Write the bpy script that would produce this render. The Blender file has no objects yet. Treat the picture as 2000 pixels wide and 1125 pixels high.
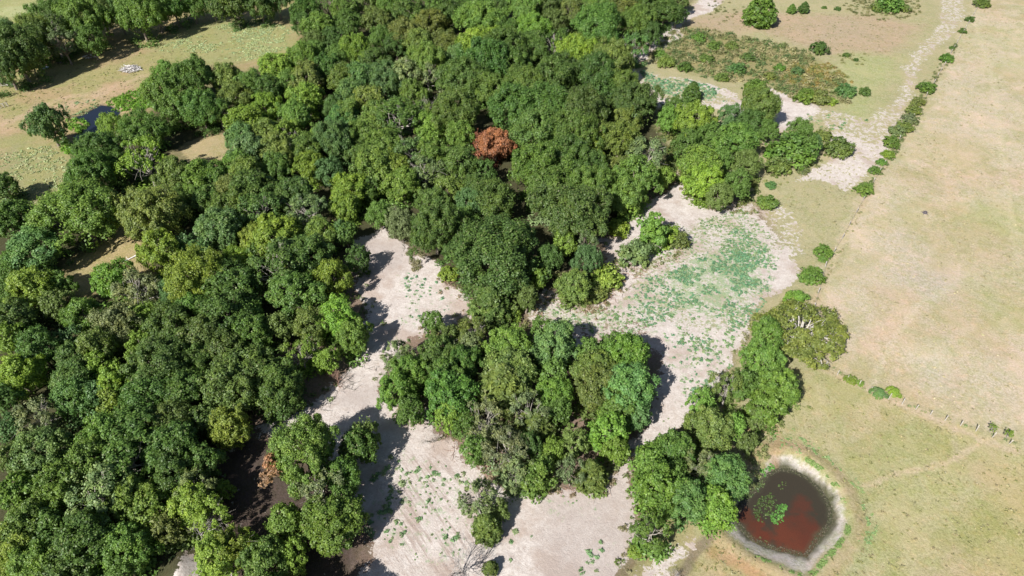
import bpy, math, random
import numpy as np
from mathutils import Vector, Matrix
C = bpy.context.scene
COL = C.collection
R = math.radians
# ------------------------------------------------------------------ camera, sky, sun, exposure
PITCH = 42.0; CAM_H = 90.0; F = 1337.0
cam = bpy.data.cameras.new("camera"); camo = bpy.data.objects.new("camera", cam); COL.objects.link(camo)
camo.location = (0, 0, CAM_H); camo.rotation_euler = (R(90 - PITCH), 0, 0)
cam.sensor_width = 36; cam.lens = F / 2000 * 36; cam.clip_end = 6000; cam.clip_start = 1
C.camera = camo
SUN_AZ, SUN_EL = 38.0, 41.0          # direction the shadows fall (right of forward) and sun height
w = bpy.data.worlds.new("World"); C.world = w; w.use_nodes = True
nt = w.node_tree; bg = nt.nodes['Background']; sky = nt.nodes.new('ShaderNodeTexSky')
sky.sky_type = 'NISHITA'; sky.sun_disc = False; sky.sun_elevation = R(SUN_EL); sky.sun_rotation = R(180 + SUN_AZ)
nt.links.new(sky.outputs[0], bg.inputs[0]); bg.inputs[1].default_value = 0.05
sl = bpy.data.lights.new("sun", 'SUN'); sl.energy = 4.6; sl.angle = R(0.5); sl.color = (1, .975, .935)
so = bpy.data.objects.new("sun", sl); COL.objects.link(so)
so.rotation_euler = Vector((math.sin(R(SUN_AZ)) * math.cos(R(SUN_EL)), math.cos(R(SUN_AZ)) * math.cos(R(SUN_EL)), -math.sin(R(SUN_EL)))).to_track_quat('-Z', 'Y').to_euler()
so.location = (-60, -80, 120)
C.view_settings.view_transform = 'Standard'; C.view_settings.look = 'None'
C.view_settings.exposure = 0.75; C.view_settings.gamma = 1
C.cycles.max_bounces = 6; C.cycles.diffuse_bounces = 3; C.cycles.transmission_bounces = 3; C.cycles.transparent_max_bounces = 4

rng = np.random.default_rng(7); random.seed(7)
# ------------------------------------------------------------------ picture point -> place on the land
_p = R(PITCH)
def at(px, py, z=0.0):
    dx = (px - 1000) / F; du = (562.5 - py) / F
    dy = math.cos(_p) + du * math.sin(_p); dz = -math.sin(_p) + du * math.cos(_p)
    t = (z - CAM_H) / dz
    return np.array([dx * t, dy * t, z])
def ppm(P):                          # photo pixels per metre at a place
    d = P[1] * math.cos(_p) - (P[2] - CAM_H) * math.sin(_p)
    return F / d
def gpoly(pts, z=0.0): return np.array([at(x, y, z)[:2] for x, y in pts])
def sdf(poly, X, Y, lim=12.0):       # signed distance in metres, positive inside
    out = np.full(X.shape, -lim)
    lo = poly.min(0) - lim; hi = poly.max(0) + lim
    m = (X > lo[0]) & (X < hi[0]) & (Y > lo[1]) & (Y < hi[1])
    x = X[m]; y = Y[m]
    if x.size == 0: return out
    d = np.full(x.shape, 1e9); ins = np.zeros(x.shape, bool)
    n = len(poly)
    for i in range(n):
        ax, ay = poly[i]; bx, by = poly[(i + 1) % n]
        ex, ey = bx - ax, by - ay; wx, wy = x - ax, y - ay
        t = np.clip((wx * ex + wy * ey) / (ex * ex + ey * ey + 1e-12), 0, 1)
        d = np.minimum(d, (wx - ex * t) ** 2 + (wy - ey * t) ** 2)
        c = ((ay > y) != (by > y)) & (x < ex * (y - ay) / (ey + 1e-12) + ax)
        ins ^= c
    d = np.sqrt(d); out[m] = np.clip(np.where(ins, d, -d), -lim, lim)
    return out
def vnoise(X, Y, s, seed=0):         # smooth value noise 0..1
    x = X / s + 1000.3 + seed * 17.1; y = Y / s + 1000.7 + seed * 9.7
    xi = np.floor(x).astype(np.int64); yi = np.floor(y).astype(np.int64); fx = x - xi; fy = y - yi
    fx = fx * fx * (3 - 2 * fx); fy = fy * fy * (3 - 2 * fy)
    def h(a, b):
        n = (a * 374761393 + b * 668265263 + seed * 974711) & 0x7fffffff
        n = ((n ^ (n >> 13)) * 1274126177) & 0x7fffffff
        return ((n ^ (n >> 16)) & 0xffff) / 65535.0
    return (h(xi, yi) * (1 - fx) + h(xi + 1, yi) * fx) * (1 - fy) + (h(xi, yi + 1) * (1 - fx) + h(xi + 1, yi + 1) * fx) * fy
def fbm(X, Y, s, seed=0): return .5 * vnoise(X, Y, s, seed) + .3 * vnoise(X, Y, s / 2.1, seed + 1) + .2 * vnoise(X, Y, s / 4.3, seed + 2)
def sst(a, b, x):
    t = np.clip((x - a) / (b - a), 0, 1); return t * t * (3 - 2 * t)

# ------------------------------------------------------------------ outlines of the land
def zz(o, s, pts): return [(o[0] + x / s, o[1] + y / s) for x, y in pts]
BANK = zz((1400, 880), 4.593, [(520,60),(640,50),(760,90),(870,160),(960,240),(1060,360),(1110,460),(1160,640),(1130,740),(1050,850),(940,970),(850,1080),(780,1110),(690,1080),(600,1030),(450,980),(330,930),(250,870),(170,800),(90,740),(60,680),(80,610),(110,540),(150,420),(260,320),(380,210),(450,110)])
WATER = zz((1400, 880), 4.593, [(440,205),(560,155),(690,165),(820,235),(920,315),(1000,430),(1040,540),(1040,640),(990,720),(920,800),(870,890),(810,965),(730,940),(600,910),(490,890),(390,855),(290,795),(210,710),(150,620),(155,560),(200,470),(280,380),(370,290)])
DARKW = zz((0, 0), 2.857, [(425,655),(470,645),(510,620),(560,593),(610,598),(660,625),(650,660),(600,680),(575,720),(560,760),(520,800),(440,800),(420,760),(470,730),(505,700),(480,670)])
ZW = -0.9
gBANK = gpoly(BANK, -.2); gWATER = gpoly(WATER, ZW); gDARK = gpoly(DARKW, -.5)
MOUND = gpoly([(318,1140),(335,1108),(352,1080),(362,1090),(376,1104),(372,1125),(362,1150)])
def gh(X, Y):
    X = np.asarray(X, float); Y = np.asarray(Y, float)
    h = .7 * (vnoise(X, Y, 38, 3) - .5) + .22 * (vnoise(X, Y, 9, 4) - .5)
    b = sdf(gBANK, X, Y); wt = sdf(gWATER, X, Y); dk = sdf(gDARK, X, Y)
    h = h * sst(0, 8, -b)
    k = np.where(wt > 0, 1 + wt * .4, np.clip(b / np.maximum(b - wt, .05), 0, 1))
    h = np.where(b > 0, -(abs(ZW)) * k, h + .35 * sst(-3.5, -1, b) * sst(0, -1, b))
    h = h * sst(1, 8, -dk) - .95 * sst(-2.2, 1.2, dk)
    h = h + 1.3 * sst(-1.5, 1.6, sdf(MOUND, X, Y))
    return h
def gz(x, y): return float(gh(np.array([x]), np.array([y]))[0])

SAND = [  # (outline, coverage, pink)
 ([(690,480),(745,450),(790,480),(805,508),(850,515),(875,545),(925,590),(915,620),(840,655),(800,665),(765,720),(735,765),(770,800),(840,805),(870,850),(910,890),(940,935),(990,960),(1060,958),(1180,955),(1205,900),(1240,880),(1270,800),(1290,750),(1300,700),(1250,660),(1150,690),(1050,660),(1045,600),(1070,565),(1100,575),(1140,603),(1175,603),(1215,560),(1200,540),(1190,500),(1175,465),(1230,440),(1250,400),(1300,380),(1325,335),(1345,380),(1400,400),(1450,405),(1490,420),(1540,490),(1555,530),(1530,560),(1480,600),(1470,640),(1440,700),(1400,750),(1350,810),(1290,870),(1255,900),(1240,960),(1228,1020),(1222,1080),(1190,1150),(1180,1300),(560,1300),(400,1200),(430,1040),(400,900),(560,820),(640,760),(700,700),(720,620),(700,560)], .93),
 ([(1505,178),(1540,188),(1600,212),(1595,228),(1560,240),(1530,262),(1515,245),(1500,205)], .85),
 ([(1610,250),(1660,265),(1720,258),(1732,290),(1715,330),(1650,378),(1610,362),(1560,352),(1600,325),(1660,300),(1625,285)], .63),
 ([(1385,-14),(1425,-14),(1395,20),(1345,40),(1330,75),(1290,95),(1240,125),(1260,150),(1330,150),(1390,165),(1430,180),(1460,212),(1440,232),(1400,215),(1340,205),(1290,212),(1260,175),(1222,130),(1240,106),(1290,68),(1310,45)], .72),
 ([(1825,-5),(1890,-5),(1880,50),(1800,130),(1785,190),(1740,270),(1700,280),(1600,260),(1590,215),(1700,225),(1760,180),(1755,130),(1830,50)], .485),
 ([(1450,395),(1540,400),(1580,440),(1590,500),(1545,520),(1500,440)], .45),
 ([(1240,1125),(1290,1070),(1360,1030),(1385,1045),(1330,1100),(1300,1160),(1230,1180)], .62),
 ([(325,1150),(338,1106),(352,1082),(366,1095),(378,1108),(374,1130),(362,1150)], 1.0),
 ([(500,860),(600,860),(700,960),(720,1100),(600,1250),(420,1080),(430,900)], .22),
 ([(1240,505),(1300,500),(1350,420),(1450,402),(1545,490),(1560,530),(1530,565),(1470,625),(1420,650),(1330,640),(1260,610),(1210,590)], .57),
 ([(1050,600),(1090,600),(1210,600),(1270,620),(1260,660),(1150,680),(1060,645)], .57),
 ([(1490,490),(1545,490),(1556,530),(1520,560),(1480,540)], .80),
 ([(1240,135),(1330,152),(1420,185),(1430,200),(1350,200),(1270,185)], .45),
]
STRAW = (.575,.49,.365); GSTRAW = (.45,.405,.20); STRIP = (.44,.40,.24); TAN = (.44,.355,.22)
REG = [  # (outline, colour, edge softness m)
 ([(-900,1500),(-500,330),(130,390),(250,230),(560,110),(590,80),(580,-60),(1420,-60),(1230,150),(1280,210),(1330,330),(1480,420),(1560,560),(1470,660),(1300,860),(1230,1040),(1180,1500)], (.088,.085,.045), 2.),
 ([(1045,600),(1180,465),(1330,335),(1490,410),(1560,530),(1480,600),(1460,680),(1300,860),(1230,1040),(1180,1500),(400,1500),(420,900),(690,480),(800,480),(930,600)], (.27,.20,.155), 1.5),
 ([(1240,505),(1300,500),(1350,420),(1450,402),(1545,490),(1560,530),(1530,565),(1470,625),(1420,650),(1330,640),(1260,610),(1050,650),(1050,600),(1210,590)], (.40,.40,.25), 1.5),
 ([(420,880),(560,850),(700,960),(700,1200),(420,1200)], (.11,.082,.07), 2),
 ([(-300,-100),(590,-100),(590,80),(560,110),(440,150),(300,190),(280,230),(130,300),(140,400),(-300,430)], (.43,.335,.19), 3.),
 ([(280,70),(420,30),(585,55),(560,100),(430,130),(320,130)], (.36,.355,.17), 3.),
 ([(0,130),(240,30),(420,8),(420,30),(250,90),(90,180),(0,210)], (.44,.34,.19), 2.),
 ([(0,225),(300,140),(290,158),(0,270)], (.52,.38,.25), 1.5),
 ([(0,270),(120,290),(150,340),(110,400),(0,400)], (.36,.34,.18), 3.),
 ([(-300,-100),(270,-100),(190,20),(0,50),(-300,60)], (.44,.46,.24), 4.),
 ([(335,300),(400,262),(465,252),(460,318),(400,338)], (.46,.38,.22), 1.),
 ([(105,570),(130,515),(240,432),(292,468),(288,545),(200,562),(150,590)], (.47,.38,.20), 1.5),
 ([(1400,-60),(2300,-60),(2300,1300),(1380,1300),(1390,1000),(1440,700),(1480,600),(1560,520),(1500,410),(1330,340),(1290,200),(1230,140)], STRIP, 2.5),
 ([(1330,40),(1450,20),(1700,30),(1800,50),(1740,120),(1600,100),(1480,60),(1330,70)], (.48,.375,.26), 3.),
 ([(1250,100),(1340,50),(1560,100),(1660,150),(1660,200),(1560,210),(1500,170),(1360,145)], (.34,.30,.15), 2.),
 ([(1650,100),(1760,110),(1700,240),(1640,230),(1620,180)], (.42,.42,.22), 3.),
 ([(1930,-60),(2600,-60),(2600,1000),(2000,868),(1870,828),(1740,772),(1640,728),(1600,700),(1560,620),(1590,590),(1640,470),(1690,385),(1740,310),(1800,210),(1860,100)], STRAW, 1.),
 ([(1600,705),(1640,732),(1740,776),(1870,832),(2000,872),(2600,1010),(2600,1500),(1300,1500),(1400,1040),(1500,800)], GSTRAW, 1.),
 ([(1480,820),(1560,800),(1640,900),(1700,1000),(1690,1100),(1640,1160),(1340,1160),(1390,1010),(1440,1000)], (.44,.37,.21), 1.5),
 ([(1560,755),(1650,760),(1620,850),(1520,830)], (.46,.40,.21), 2.),
]
# ------------------------------------------------------------------ node helpers
def mat(name):
    m = bpy.data.materials.new(name); m.use_nodes = True; n = m.node_tree.nodes; l = m.node_tree.links
    return m, n, l, n['Principled BSDF']
def N(n, t, **k):
    a = n.new(t)
    for q, v in k.items(): setattr(a, q, v)
    return a
def noise(n, l, scale, detail=4, rough=.6, vec=None):
    a = n.new('ShaderNodeTexNoise'); a.inputs['Scale'].default_value = scale; a.inputs['Detail'].default_value = detail; a.inputs['Roughness'].default_value = rough
    if vec is not None: l.new(vec, a.inputs['Vector'])
    return a.outputs['Fac']
def mrange(n, l, src, a, b, c, d):
    m = n.new('ShaderNodeMapRange'); l.new(src, m.inputs[0])
    for i, v in enumerate((a, b, c, d)): m.inputs[i + 1].default_value = v
    return m.outputs[0]
def mth(n, l, op, a, b=None, c=None):
    m = n.new('ShaderNodeMath'); m.operation = op
    for i, v in enumerate((a, b, c)):
        if v is None: continue
        if isinstance(v, (int, float)): m.inputs[i].default_value = v
        else: l.new(v, m.inputs[i])
    return m.outputs[0]
def mix(n, l, fac, a, b, blend='MIX'):
    m = n.new('ShaderNodeMix'); m.data_type = 'RGBA'; m.blend_type = blend
    for s, v in ((m.inputs[0], fac), (m.inputs[6], a), (m.inputs[7], b)):
        if isinstance(v, (int, float)): s.default_value = v
        elif isinstance(v, tuple): s.default_value = (*v, 1)
        else: l.new(v, s)
    return m.outputs[2]
def mesh_np(name, V, Fq, col=None):  # quads or tris
    me = bpy.data.meshes.new(name); V = np.asarray(V, np.float32); Fq = np.asarray(Fq, np.int32)
    me.vertices.add(len(V)); me.vertices.foreach_set('co', V.ravel())
    k = Fq.shape[1]; me.loops.add(Fq.size); me.loops.foreach_set('vertex_index', Fq.ravel())
    me.polygons.add(len(Fq)); me.polygons.foreach_set('loop_start', np.arange(0, Fq.size, k, dtype=np.int32))
    me.polygons.foreach_set('loop_total', np.full(len(Fq), k, np.int32))
    me.update(calc_edges=True)
    if col is not None:
        a = me.color_attributes.new('Col', 'FLOAT_COLOR', 'POINT')
        c = np.ones((len(V), 4), np.float32); c[:, :3] = col; a.data.foreach_set('color', c.ravel())
    return me
def fattr(me, name, v):
    a = me.attributes.new(name, 'FLOAT', 'POINT'); a.data.foreach_set('value', np.asarray(v, np.float32))
def obj(name, me, m=None, parent=None):
    o = bpy.data.objects.new(name, me); COL.objects.link(o)
    if m is not None and len(me.materials) == 0: me.materials.append(m)
    if parent is not None: o.parent = parent
    return o
def tag(o, label=None, cat=None, group=None, kind=None):
    if label: o['label'] = label
    if cat: o['category'] = cat
    if group: o['group'] = group
    if kind: o['kind'] = kind
    return o
# ------------------------------------------------------------------ ground sheet
def build_ground():
    far = np.array([1, 2.2, 4.5, 9, 18, 36, 70, 130, 240, 430, 800, 1500.])
    xs = np.arange(-215, 215.1, .55); xs = np.concatenate([xs[0] - far[::-1] * 1.2, xs, xs[-1] + far * 1.2])
    ys = np.arange(28, 262, .55); ys = np.concatenate([ys[0] - far[::-1] * 1.2, ys, ys[-1] + far * 1.2])
    X, Y = np.meshgrid(xs, ys); sh = X.shape; X = X.ravel(); Y = Y.ravel()
    Z = gh(X, Y); Z += .06 * (vnoise(X, Y, 2.3, 9) - .5)
    col = np.empty((X.size, 3)); col[:] = (.36, .33, .17)
    jx = X + 5 * (fbm(X, Y, 7, 21) - .5) ; jy = Y + 5 * (fbm(X, Y, 7, 31) - .5)
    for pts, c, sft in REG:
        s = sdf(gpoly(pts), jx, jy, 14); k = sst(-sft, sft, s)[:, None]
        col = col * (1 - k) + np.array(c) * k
    # wide patches of the dry fields
    n1 = fbm(X, Y, 26, 41)[:, None]; n2 = fbm(X, Y, 11, 51)[:, None]
    field = sst(-1, 1, np.maximum(sdf(gpoly(REG[16][0]), X, Y), sdf(gpoly(REG[17][0]), X, Y)))[:, None]
    col = col * (1 - .55 * field * sst(.48, .68, n1)) + np.array((.47, .445, .27)) * .55 * field * sst(.48, .68, n1)
    k = .5 * field * sst(.5, .72, n2); col = col * (1 - k) + np.array((.54, .42, .29)) * k
    lf = sst(-1, 1, sdf(gpoly(REG[4][0]), X, Y))[:, None]
    k = .7 * lf * sst(.45, .62, n2); col = col * (1 - k) + np.array((.37, .355, .16)) * k
    st = fbm(X * .75 + Y * .3, Y * .9 - X * .55, 4.2, 131)[:, None]; k = .5 * field * sst(.5, .64, st); col = col * (1 - k) + col * np.array((1.16, 1.08, 1.12)) * k
    st = fbm(X * .75 + Y * .3, Y * .9 - X * .55, 5.5, 171)[:, None]; k = .6 * field * sst(.52, .64, st); col = col * (1 - k) + col * np.array((.82, .87, .70)) * k
    # greyish patch with bare stony soil in the big dry field
    for (a, b, r, c, kk) in ((1810,545,9,(.55,.475,.40),.7),(1760,480,7,(.54,.47,.38),.5),(1800,700,8,(.62,.56,.42),.5),(1900,480,14,(.50,.41,.25),.5),(1950,430,10,(.44,.44,.21),.5),(1640,60,16,(.46,.37,.27),.5),(1990,140,14,(.50,.48,.27),.4),(1860,300,14,(.52,.43,.27),.5),(1830,740,7,(.55,.50,.40),.5),(1960,600,12,(.43,.42,.20),.5),(1800,960,9,(.47,.44,.24),.4),(1980,950,8,(.52,.43,.24),.6)):
        P = at(a, b); k = kk * (1 - sst(.3, 1, np.hypot(X - P[0], Y - P[1]) / r + .7 * (n2[:, 0] - .5)))[:, None]
        col = col * (1 - k) + np.array(c) * k
    # pond bank rings
    b = sdf(gBANK, X, Y); wt = sdf(gWATER, X, Y)
    jn = fbm(X, Y, 2.2, 61) - .5; jm = fbm(X, Y, 6, 71) - .5
    def ring(lo, hi, c, kk, j=1.0):
        nonlocal col
        q = -b + jn * j; k = (kk * sst(lo - .25, lo + .1, q) * (1 - sst(hi - .1, hi + .3, q)))[:, None]
        col = col * (1 - k) + np.array(c) * k
    ring(1.9, 2.7, (.44,.31,.20), .3, 1.6); ring(0.9, 1.9, (.46,.36,.23), .5, 2)
    ring(3.0, 4.2, (.36,.40,.21), .3, 2.5); ring(0, .5, (.34,.38,.18), .4, 1.2)
    inside = sst(-.2, .35, b + jn * 1.3)[:, None] * (.8 + .4 * (fbm(X, Y, 1.3, 91)[:, None] - .2)).clip(0, 1); col = col * (1 - inside) + np.array((.62,.565,.53)) * inside
    muddy = sst(-.9, -.1, wt + jn * 1.8)[:, None]; col = col * (1 - muddy) + np.array((.12,.115,.075)) * muddy
    dk = sdf(gDARK, X, Y); k = sst(-1.4, -.2, dk + jn)[:, None]; col = col * (1 - k) + np.array((.16,.13,.10)) * k
    # trodden lines: fence line and cattle trail
    def line(pts, wd, c, kk):
        nonlocal col
        g = gpoly(pts); d = np.full(X.shape, 99.)
        for i in range(len(g) - 1):
            a, e = g[i], g[i + 1] - g[i]; t = np.clip(((X - a[0]) * e[0] + (Y - a[1]) * e[1]) / (e @ e), 0, 1)
            d = np.minimum(d, np.hypot(X - a[0] - e[0] * t, Y - a[1] - e[1] * t))
        k = (kk * (1 - sst(wd * .4, wd, d + jn * .8)))[:, None]; col = col * (1 - k) + np.array(c) * k
    line([(1610,722),(1700,762),(1790,803),(1875,842),(1970,878),(2060,905)], 1.0, (.58,.46,.35), .6)
    line([(1975,850),(1920,860),(1890,880),(1860,900),(1800,915),(1740,930),(1690,950)], .55, (.58,.47,.32), .8)
    line([(1865,700),(1865,780),(1862,860),(1868,900)], .7, (.58,.47,.36), .35)
    line([(1605,620),(1590,590),(1640,480),(1690,390),(1745,300),(1800,200),(1865,95)], 1.0, (.50,.40,.27), .6)
    line([(1700,1125),(1800,1020),(1920,960),(2050,930)], .5, (.54,.46,.29), .35)
    line([(1860,560),(1790,600),(1730,690),(1700,760)], .9, (.64,.57,.44), .3); line([(1900,30),(1940,160),(1960,330),(1990,520)], 1.2, (.64,.56,.40), .3)
    line([(1625,520),(1640,480),(1680,410)], .8, (.62,.52,.36), .6)
    line([(0,245),(120,190),(190,180),(270,150),(310,140)], 1.6, (.58,.43,.30), .5)
    line([(200,185),(150,200),(60,225),(0,240)], 2.0, (.56,.42,.29), .5)
    line([(1460,840),(1510,830),(1520,870),(1512,900)], 1.3, (.50,.34,.22), .6)
    line([(1395,1080),(1450,1105),(1500,1140)], 1.2, (.45,.26,.15), .6)
    line([(1385,1050),(1360,1075),(1340,1110),(1310,1150)], 1.0, (.22,.17,.14), .7)
    # sand cover
    sand = np.zeros(X.size); trk = sst(-2, 2, sdf(gpoly([(800,880),(900,900),(950,980),(930,1080),(870,1150),(760,1100),(770,950)]), X, Y))
    for pts, cov in SAND:
        k = sst(-2.4, 1.8, sdf(gpoly(pts), jx, jy)); sand = sand * (1 - k) + cov * k
    # earthy brown rims and the duller trodden lane
    weed = np.zeros(X.size)
    for pts, dens, *_ in WEEDS:
        weed = np.maximum(weed, (.60 if dens > 4.5 else .38 if dens > 2 else .3 if dens > .6 else .12) * sst(-2.5, 1.5, sdf(gpoly(pts), jx, jy)))
    quad = []
    ny, nx = sh; I = np.arange(ny * nx).reshape(sh)
    Q = np.stack([I[:-1, :-1], I[:-1, 1:], I[1:, 1:], I[1:, :-1]], -1).reshape(-1, 4)
    col = col * np.array((.84, .84, .87))
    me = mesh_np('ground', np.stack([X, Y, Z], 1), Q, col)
    fattr(me, 'sand', sand); fattr(me, 'weed', weed); fattr(me, 'tracks', trk)
    dull = np.zeros(X.size)
    for pts in ([(1060,960),(1240,880),(1240,1010),(1230,1130),(1050,1130)], [(620,780),(760,740),(720,820)], [(690,470),(790,480),(800,520),(700,560)]):
        dull = np.maximum(dull, sst(-2, 2, sdf(gpoly(pts), jx, jy)))
    fattr(me, 'dull', dull)
    me.polygons.foreach_set('use_smooth', np.ones(len(me.polygons), bool))
    m, n, l, b = mat('earth_and_grass')
    geo = n.new('ShaderNodeNewGeometry'); pos = geo.outputs['Position']
    c = N(n, 'ShaderNodeAttribute', attribute_name='Col').outputs['Color']
    f_sand = N(n, 'ShaderNodeAttribute', attribute_name='sand').outputs['Fac']
    f_weed = N(n, 'ShaderNodeAttribute', attribute_name='weed').outputs['Fac']
    f_trk = N(n, 'ShaderNodeAttribute', attribute_name='tracks').outputs['Fac']
    f_dull = N(n, 'ShaderNodeAttribute', attribute_name='dull').outputs['Fac']
    fine = noise(n, l, 2.6, 5, .75, pos); mid = noise(n, l, .55, 5, .7, pos); coarse = noise(n, l, .13, 4, .6, pos); vf = noise(n, l, 7, 3, .8, pos)
    g = mix(n, l, mrange(n, l, fine, .38, .62, .0, .9), c, mix(n, l, 1.0, c, (.60,.62,.50), 'MULTIPLY'))
    g = mix(n, l, mrange(n, l, vf, .5, .66, 0, .7), g, mix(n, l, 1.0, c, (1.22,1.2,1.12), 'MULTIPLY'))
    g = mix(n, l, mrange(n, l, mid, .45, .60, 0, .6), g, mix(n, l, 1.0, g, (.82,.90,.66), 'MULTIPLY'))
    g = mix(n, l, mrange(n, l, noise(n, l, .9, 4, .65, pos), .52, .64, 0, .55), g, mix(n, l, 1.0, g, (1.13,1.0,.95), 'MULTIPLY'))
    g = mix(n, l, mrange(n, l, coarse, .45, .65, 0, .4), g, mix(n, l, 1.0, c, (1.1,.98,.95), 'MULTIPLY'))
    # sand
    sbase = mix(n, l, mrange(n, l, mid, .35, .65, 0, 1), (.56,.50,.455), (.42,.355,.315))
    sbase = mix(n, l, mrange(n, l, fine, .42, .7, 0, .8), sbase, (.68,.63,.585))
    sbase = mix(n, l, mrange(n, l, coarse, .50, .62, 0, .75), sbase, (.39,.305,.255))
    litter = noise(n, l, 4.2, 4, .8, pos)
    sbase = mix(n, l, mrange(n, l, litter, .56, .66, 0, .75), sbase, (.30,.225,.18))
    sbase = mix(n, l, mrange(n, l, noise(n, l, 1.3, 6, .75, pos), .54, .62, 0, .55), sbase, (.40,.32,.26))
    mp = n.new('ShaderNodeMapping'); l.new(pos, mp.inputs[0]); 
    a, e = at(800, 930), at(905, 1080); ang = math.atan2(e[1] - a[1], e[0] - a[0])
    mp.vector_type = 'TEXTURE'; mp.inputs['Rotation'].default_value = (0, 0, ang); mp.inputs['Scale'].default_value = (14, 1, 1)
    tr = noise(n, l, 2.2, 3, .6, mp.outputs[0])
    sbase = mix(n, l, mth(n, l, 'MULTIPLY', mrange(n, l, tr, .50, .60, 0, .6), f_trk), sbase, (.30,.225,.19))
    sbase = mix(n, l, mth(n, l, 'MULTIPLY', f_dull, .55), sbase, (.36,.30,.27))
    nn = mth(n, l, 'ADD', mth(n, l, 'MULTIPLY', mid, .35), mth(n, l, 'ADD', mth(n, l, 'MULTIPLY', noise(n, l, 1.1, 5, .7, pos), .4), mth(n, l, 'MULTIPLY', fine, .25)))
    thr = mth(n, l, 'SUBTRACT', 1.0, f_sand); nn = mth(n, l, 'ADD', mth(n, l, 'MULTIPLY', mth(n, l, 'SUBTRACT', nn, .5), 2.3), .5)
    sm = mrange(n, l, mth(n, l, 'SUBTRACT', nn, thr), -.03, .05, 0, 1)
    sm = mth(n, l, 'MULTIPLY', sm, mrange(n, l, f_sand, .05, .25, 0, 1))
    g = mix(n, l, sm, g, sbase)
    wn = noise(n, l, .8, 6, .72, pos)
    wm = mrange(n, l, mth(n, l, 'SUBTRACT', mth(n, l, 'ADD', mth(n, l, 'MULTIPLY_ADD', wn, 2.4, -.7), f_weed), 1.0), -.10, .16, 0, .8)
    wm = mth(n, l, 'MULTIPLY', wm, mrange(n, l, f_weed, .02, .2, 0, 1))
    g = mix(n, l, wm, g, mix(n, l, mrange(n, l, fine, .4, .65, 0, 1), (.19,.29,.15), (.35,.39,.22)))
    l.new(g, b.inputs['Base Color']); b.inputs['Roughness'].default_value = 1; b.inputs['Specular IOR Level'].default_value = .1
    bp = n.new('ShaderNodeBump'); bp.inputs['Strength'].default_value = .7; bp.inputs['Distance'].default_value = .25
    hsum = mth(n, l, 'ADD', mth(n, l, 'MULTIPLY', fine, .6), mth(n, l, 'ADD', mth(n, l, 'MULTIPLY', vf, .35), mth(n, l, 'MULTIPLY', mid, .6)))
    l.new(hsum, bp.inputs['Height']); l.new(bp.outputs[0], b.inputs['Normal'])
    o = obj('ground', me, m); tag(o, 'dry pasture, pale sand clearing and woodland floor', 'ground', kind='structure')
WEEDS = [  # (outline, plants per square metre, radius lo, hi, colour set)
 ([(1300,540),(1360,505),(1440,485),(1490,510),(1480,555),(1440,595),(1380,612),(1320,590)], 5, .15, .42, 'e'),
 ([(1200,600),(1260,540),(1350,520),(1440,440),(1530,480),(1500,590),(1440,650),(1370,640),(1330,620),(1270,640)], 4, .12, .34, 'e'),
 ([(1290,600),(1400,600),(1470,590),(1450,680),(1420,750),(1360,790),(1330,700)], 1.3, .12, .42, 'm'),
 ([(1260,540),(1330,440),(1420,420),(1480,470),(1420,520),(1300,560)], 1.6, .1, .28, 'm'),
 ([(1360,430),(1450,405),(1540,480),(1500,520),(1400,490)], 2., .12, .3, 'm'),
 ([(1050,580),(1120,600),(1200,600),(1300,640),(1250,690),(1150,650),(1060,625)], 2.4, .12, .34, 'm'),
 ([(1300,640),(1400,640),(1410,740),(1340,780),(1290,700)], 1.6, .12, .42, 'e'),
 ([(790,530),(860,550),(885,600),(830,650),(780,640)], .9, .14, .42, 'e'),
 ([(800,880),(930,930),(900,1100),(760,1090),(720,1000),(760,930)], .9, .12, .42, 'm'),
 ([(745,880),(800,900),(790,1000),(740,1090),(690,1050)], .5, .25, .6, 'm'),
 ([(1070,965),(1180,980),(1170,1010),(1050,1010)], .9, .12, .35, 'm'),
 ([(1140,1040),(1210,1050),(1195,1130),(1130,1130)], .5, .3, .65, 'm'),
 ([(960,1020),(1060,1000),(1050,1090),(990,1120)], .25, .3, .5, 'm'),
 ([(1300,760),(1380,760),(1330,850),(1280,860)], .12, .2, .4, 'm'),
 ([(1245,135),(1330,152),(1400,172),(1430,200),(1350,195),(1270,178)], 1.6, .3, .6, 'e'),
 ([(1270,180),(1330,190),(1350,215),(1300,225)], .5, .3, .5, 'm'),
 ([(1560,215),(1640,220),(1700,240),(1660,262),(1590,250)], .5, .25, .5, 'm'),
 ([(1480,20),(1500,60),(1500,100),(1440,100)], .05, .3, .5, 'm'),
]
build_ground()

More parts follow.
